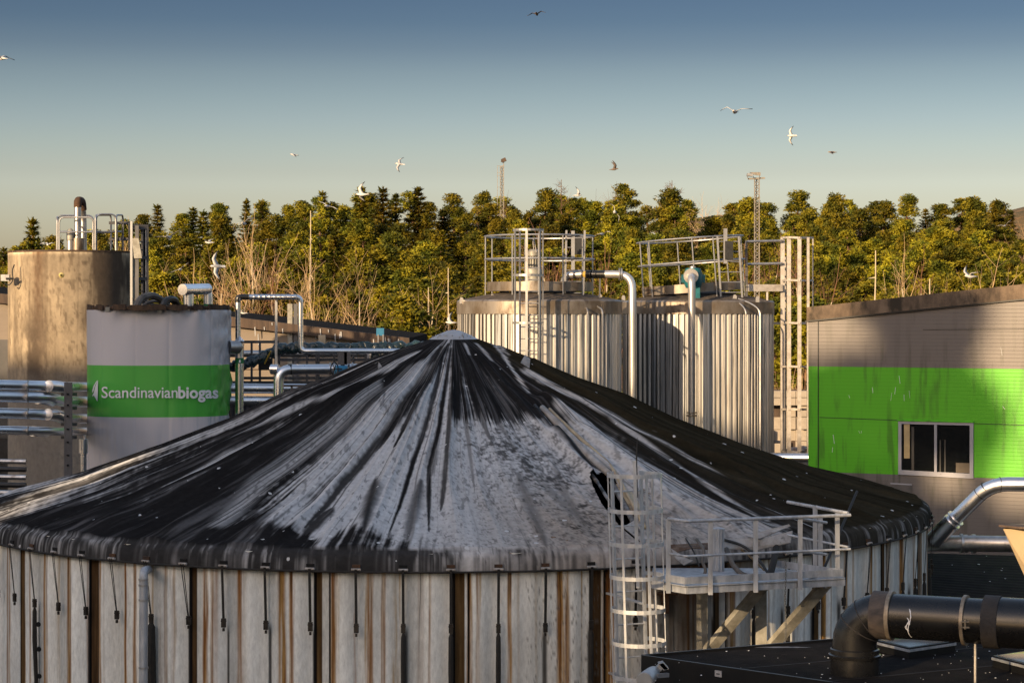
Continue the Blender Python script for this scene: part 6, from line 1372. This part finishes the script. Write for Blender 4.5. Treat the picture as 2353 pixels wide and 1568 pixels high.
# yaw 0: flying to the right, 90: away, 180: to the left, 270: towards the camera
gull(1233,33,75,.62,80,10,-14,38,-30,30,-42,'dark gull with arched wings, topmost in the sky', dark=True)
gull(3,134,90,1.1,150,-8,0,25,-12,20,-20,'gull cut by the left picture edge high in the sky')
gull(676,356,160,1.0,195,-5,10,-20,-45,28,-5,'small gull flying left in the sky above the left forest')
gull(919,377,150,1.1,170,-5,-35,-35,-25,20,0,'white-bodied gull banking in the sky left of the middle mast')
gull(1410,389,160,1.1,5,-5,0,70,50,65,80,'brown gull with both wings raised, right of the middle mast','' and 0 or .3, True)
gull(1688,257,90,1.15,250,5,-10,28,6,25,-32,'broad-winged gull gliding highest on the right of the sky')
gull(1819,312,140,1.0,180,0,80,10,0,5,0,'white gull banking steeply, wings vertical, above the tall pale ladder')
gull(1912,350,150,1.0,170,0,0,-10,-30,5,-10,'brown gull flying with low wings above the green building', .3, True)
gull(832,447,105,1.05,175,0,35,60,80,15,-10,'white gull with one wing straight up at the treetops of the left forest')
gull(752,474,120,1.1,75,0,22,10,-4,10,-6,'pale gull gliding against the treetops left of the upright-winged gull')
gull(560,514,105,1.15,265,0,18,25,-14,15,-32,'white gull gliding against the forest above the banner tank, uppermost there')
gull(388,545,100,1.1,80,5,-18,28,10,25,0,'white gull with arched wings right of the concrete tank ladder tower')
gull(481,557,110,.85,160,0,-5,32,0,25,10,'small white gull above the banner tank ducts')
gull(499,612,95,1.15,205,0,-68,10,-8,10,6,'large white gull banking upright just above the T-shaped duct')
gull(414,619,110,.95,90,0,-32,18,6,10,0,'faint gull banking in front of the trees left of the large banking gull')
gull(109,561,120,.85,290,20,0,30,-20,30,-30,'small gull seen past the left side of the concrete tank railing')
gull(1326,449,140,.95,5,0,0,72,82,20,-5,'small gull with a raised wing under the treetops left of the two bare ridge trees')
gull(1412,487,115,1.15,90,0,62,18,-35,15,-40,'white gull curved like a crescent against the upper trees in the middle')
gull(1382,538,115,1.05,60,0,-12,10,-28,12,-24,'white gull half hidden against trees above the right tank railing','' and 0 or .3)
gull(2308,519,120,.8,70,0,-22,35,8,30,12,'small white gull against the trees at the right picture edge')
gull(2230,635,95,1.1,200,0,10,12,-5,55,66,'white gull with one wing raised just above the green building roof')
gull(560,719,60,.40,185,0,8,25,10,10,-5,'small white gull just above the beige hall roof inside the arch pipe')
gull(1036,741,85,.75,185,0,10,62,100,50,85,'white gull flapping beside the left corrugated tank roof')

# ------------------------------------------------------------------ unseen blockers added behind the camera to shade the yard
S0 = 45.0; SHh = Vector((SH.x, SH.y, 0)); U = Vector((-SH.y, SH.x, 0)); TE = math.tan(R_(SUN_EL))
nb = thing('added_shade_wall', 'unseen slotted wall added behind the viewer on the left to shade the yard', 'building', tuple(SHh*S0+U*-30+Vector((0,0,GZ))))  # invented blocker; its slots are cut to let chosen sun patches through
def shade(u0, u1, v0, v1):
    zc0 = max(GZ, v0+S0*TE); c = SHh*S0+U*((u0+u1)/2); MB().box((c.x, c.y, (zc0+v1+S0*TE)/2), (u1-u0, 1.0, v1+S0*TE-zc0), rz=math.atan2(U.y, U.x)).build('shade_wall_panel', mt['render_wall'], nb)
G_ = -30
for a in [(-64,-30.9,G_,9.55),(-30.9,-29.5,G_,1.7),(-30.9,-29.5,4.6,9.5),(-29.5,-27.2,G_,9.45),(-27.2,-22.7,G_,8.55),(-22.7,-22.2,G_,8.2),(-22.2,-21.35,G_,7.55),(-21.35,-20.7,G_,8.3),(-20.7,-18.6,G_,7.3),(-18.6,-17.45,G_,6.1),(-17.45,-15.3,G_,1.5),(-17.45,-15.3,2.9,6.1),(-15.3,-8,G_,1.55),(-15.3,-8,2.15,3.4)]: shade(*a)
bt_ = thing('added_shade_tree', 'unseen tree added behind the viewer to shade the green building', 'tree', tuple(SHh*S0+U*-22+Vector((0,0,GZ))))  # added crown, shaped to throw a soft shade blob on the green building
tr = MB(); cr2 = MB(); rg = random.Random(55); b0 = SHh*(S0-1)+U*-22.2
tr.tube([b0+Vector((0,0,GZ)), b0+Vector((0,0,11.3+S0*TE))], [.12,.05], 8)
for k in range(95):
    u = -22.25+rg.gauss(0,.62); v = 10.4+rg.gauss(0,1.25)
    if v < 8.4: v = 8.4+rg.random()*.5
    leafquads(cr2, rg, SHh*(S0-1)+U*(u-.25*(v-10.2))+Vector((0,0,v+S0*TE)), .5, .45, 90, .30)
for k in range(46):
    u = rg.uniform(-25.3,-22.6); v = rg.uniform(8.4,10.3); leafquads(cr2, rg, SHh*(S0-1)+U*u+Vector((0,0,v+S0*TE)), .5, .4, 80, .30)
tr.build('trunk', mt['trunk_pine'], bt_); cr2.build('crown', mt['pine'], bt_)

# ------------------------------------------------------------------ tidy
for o in bpy.data.objects:
    if '_loc' in o: del o['_loc']
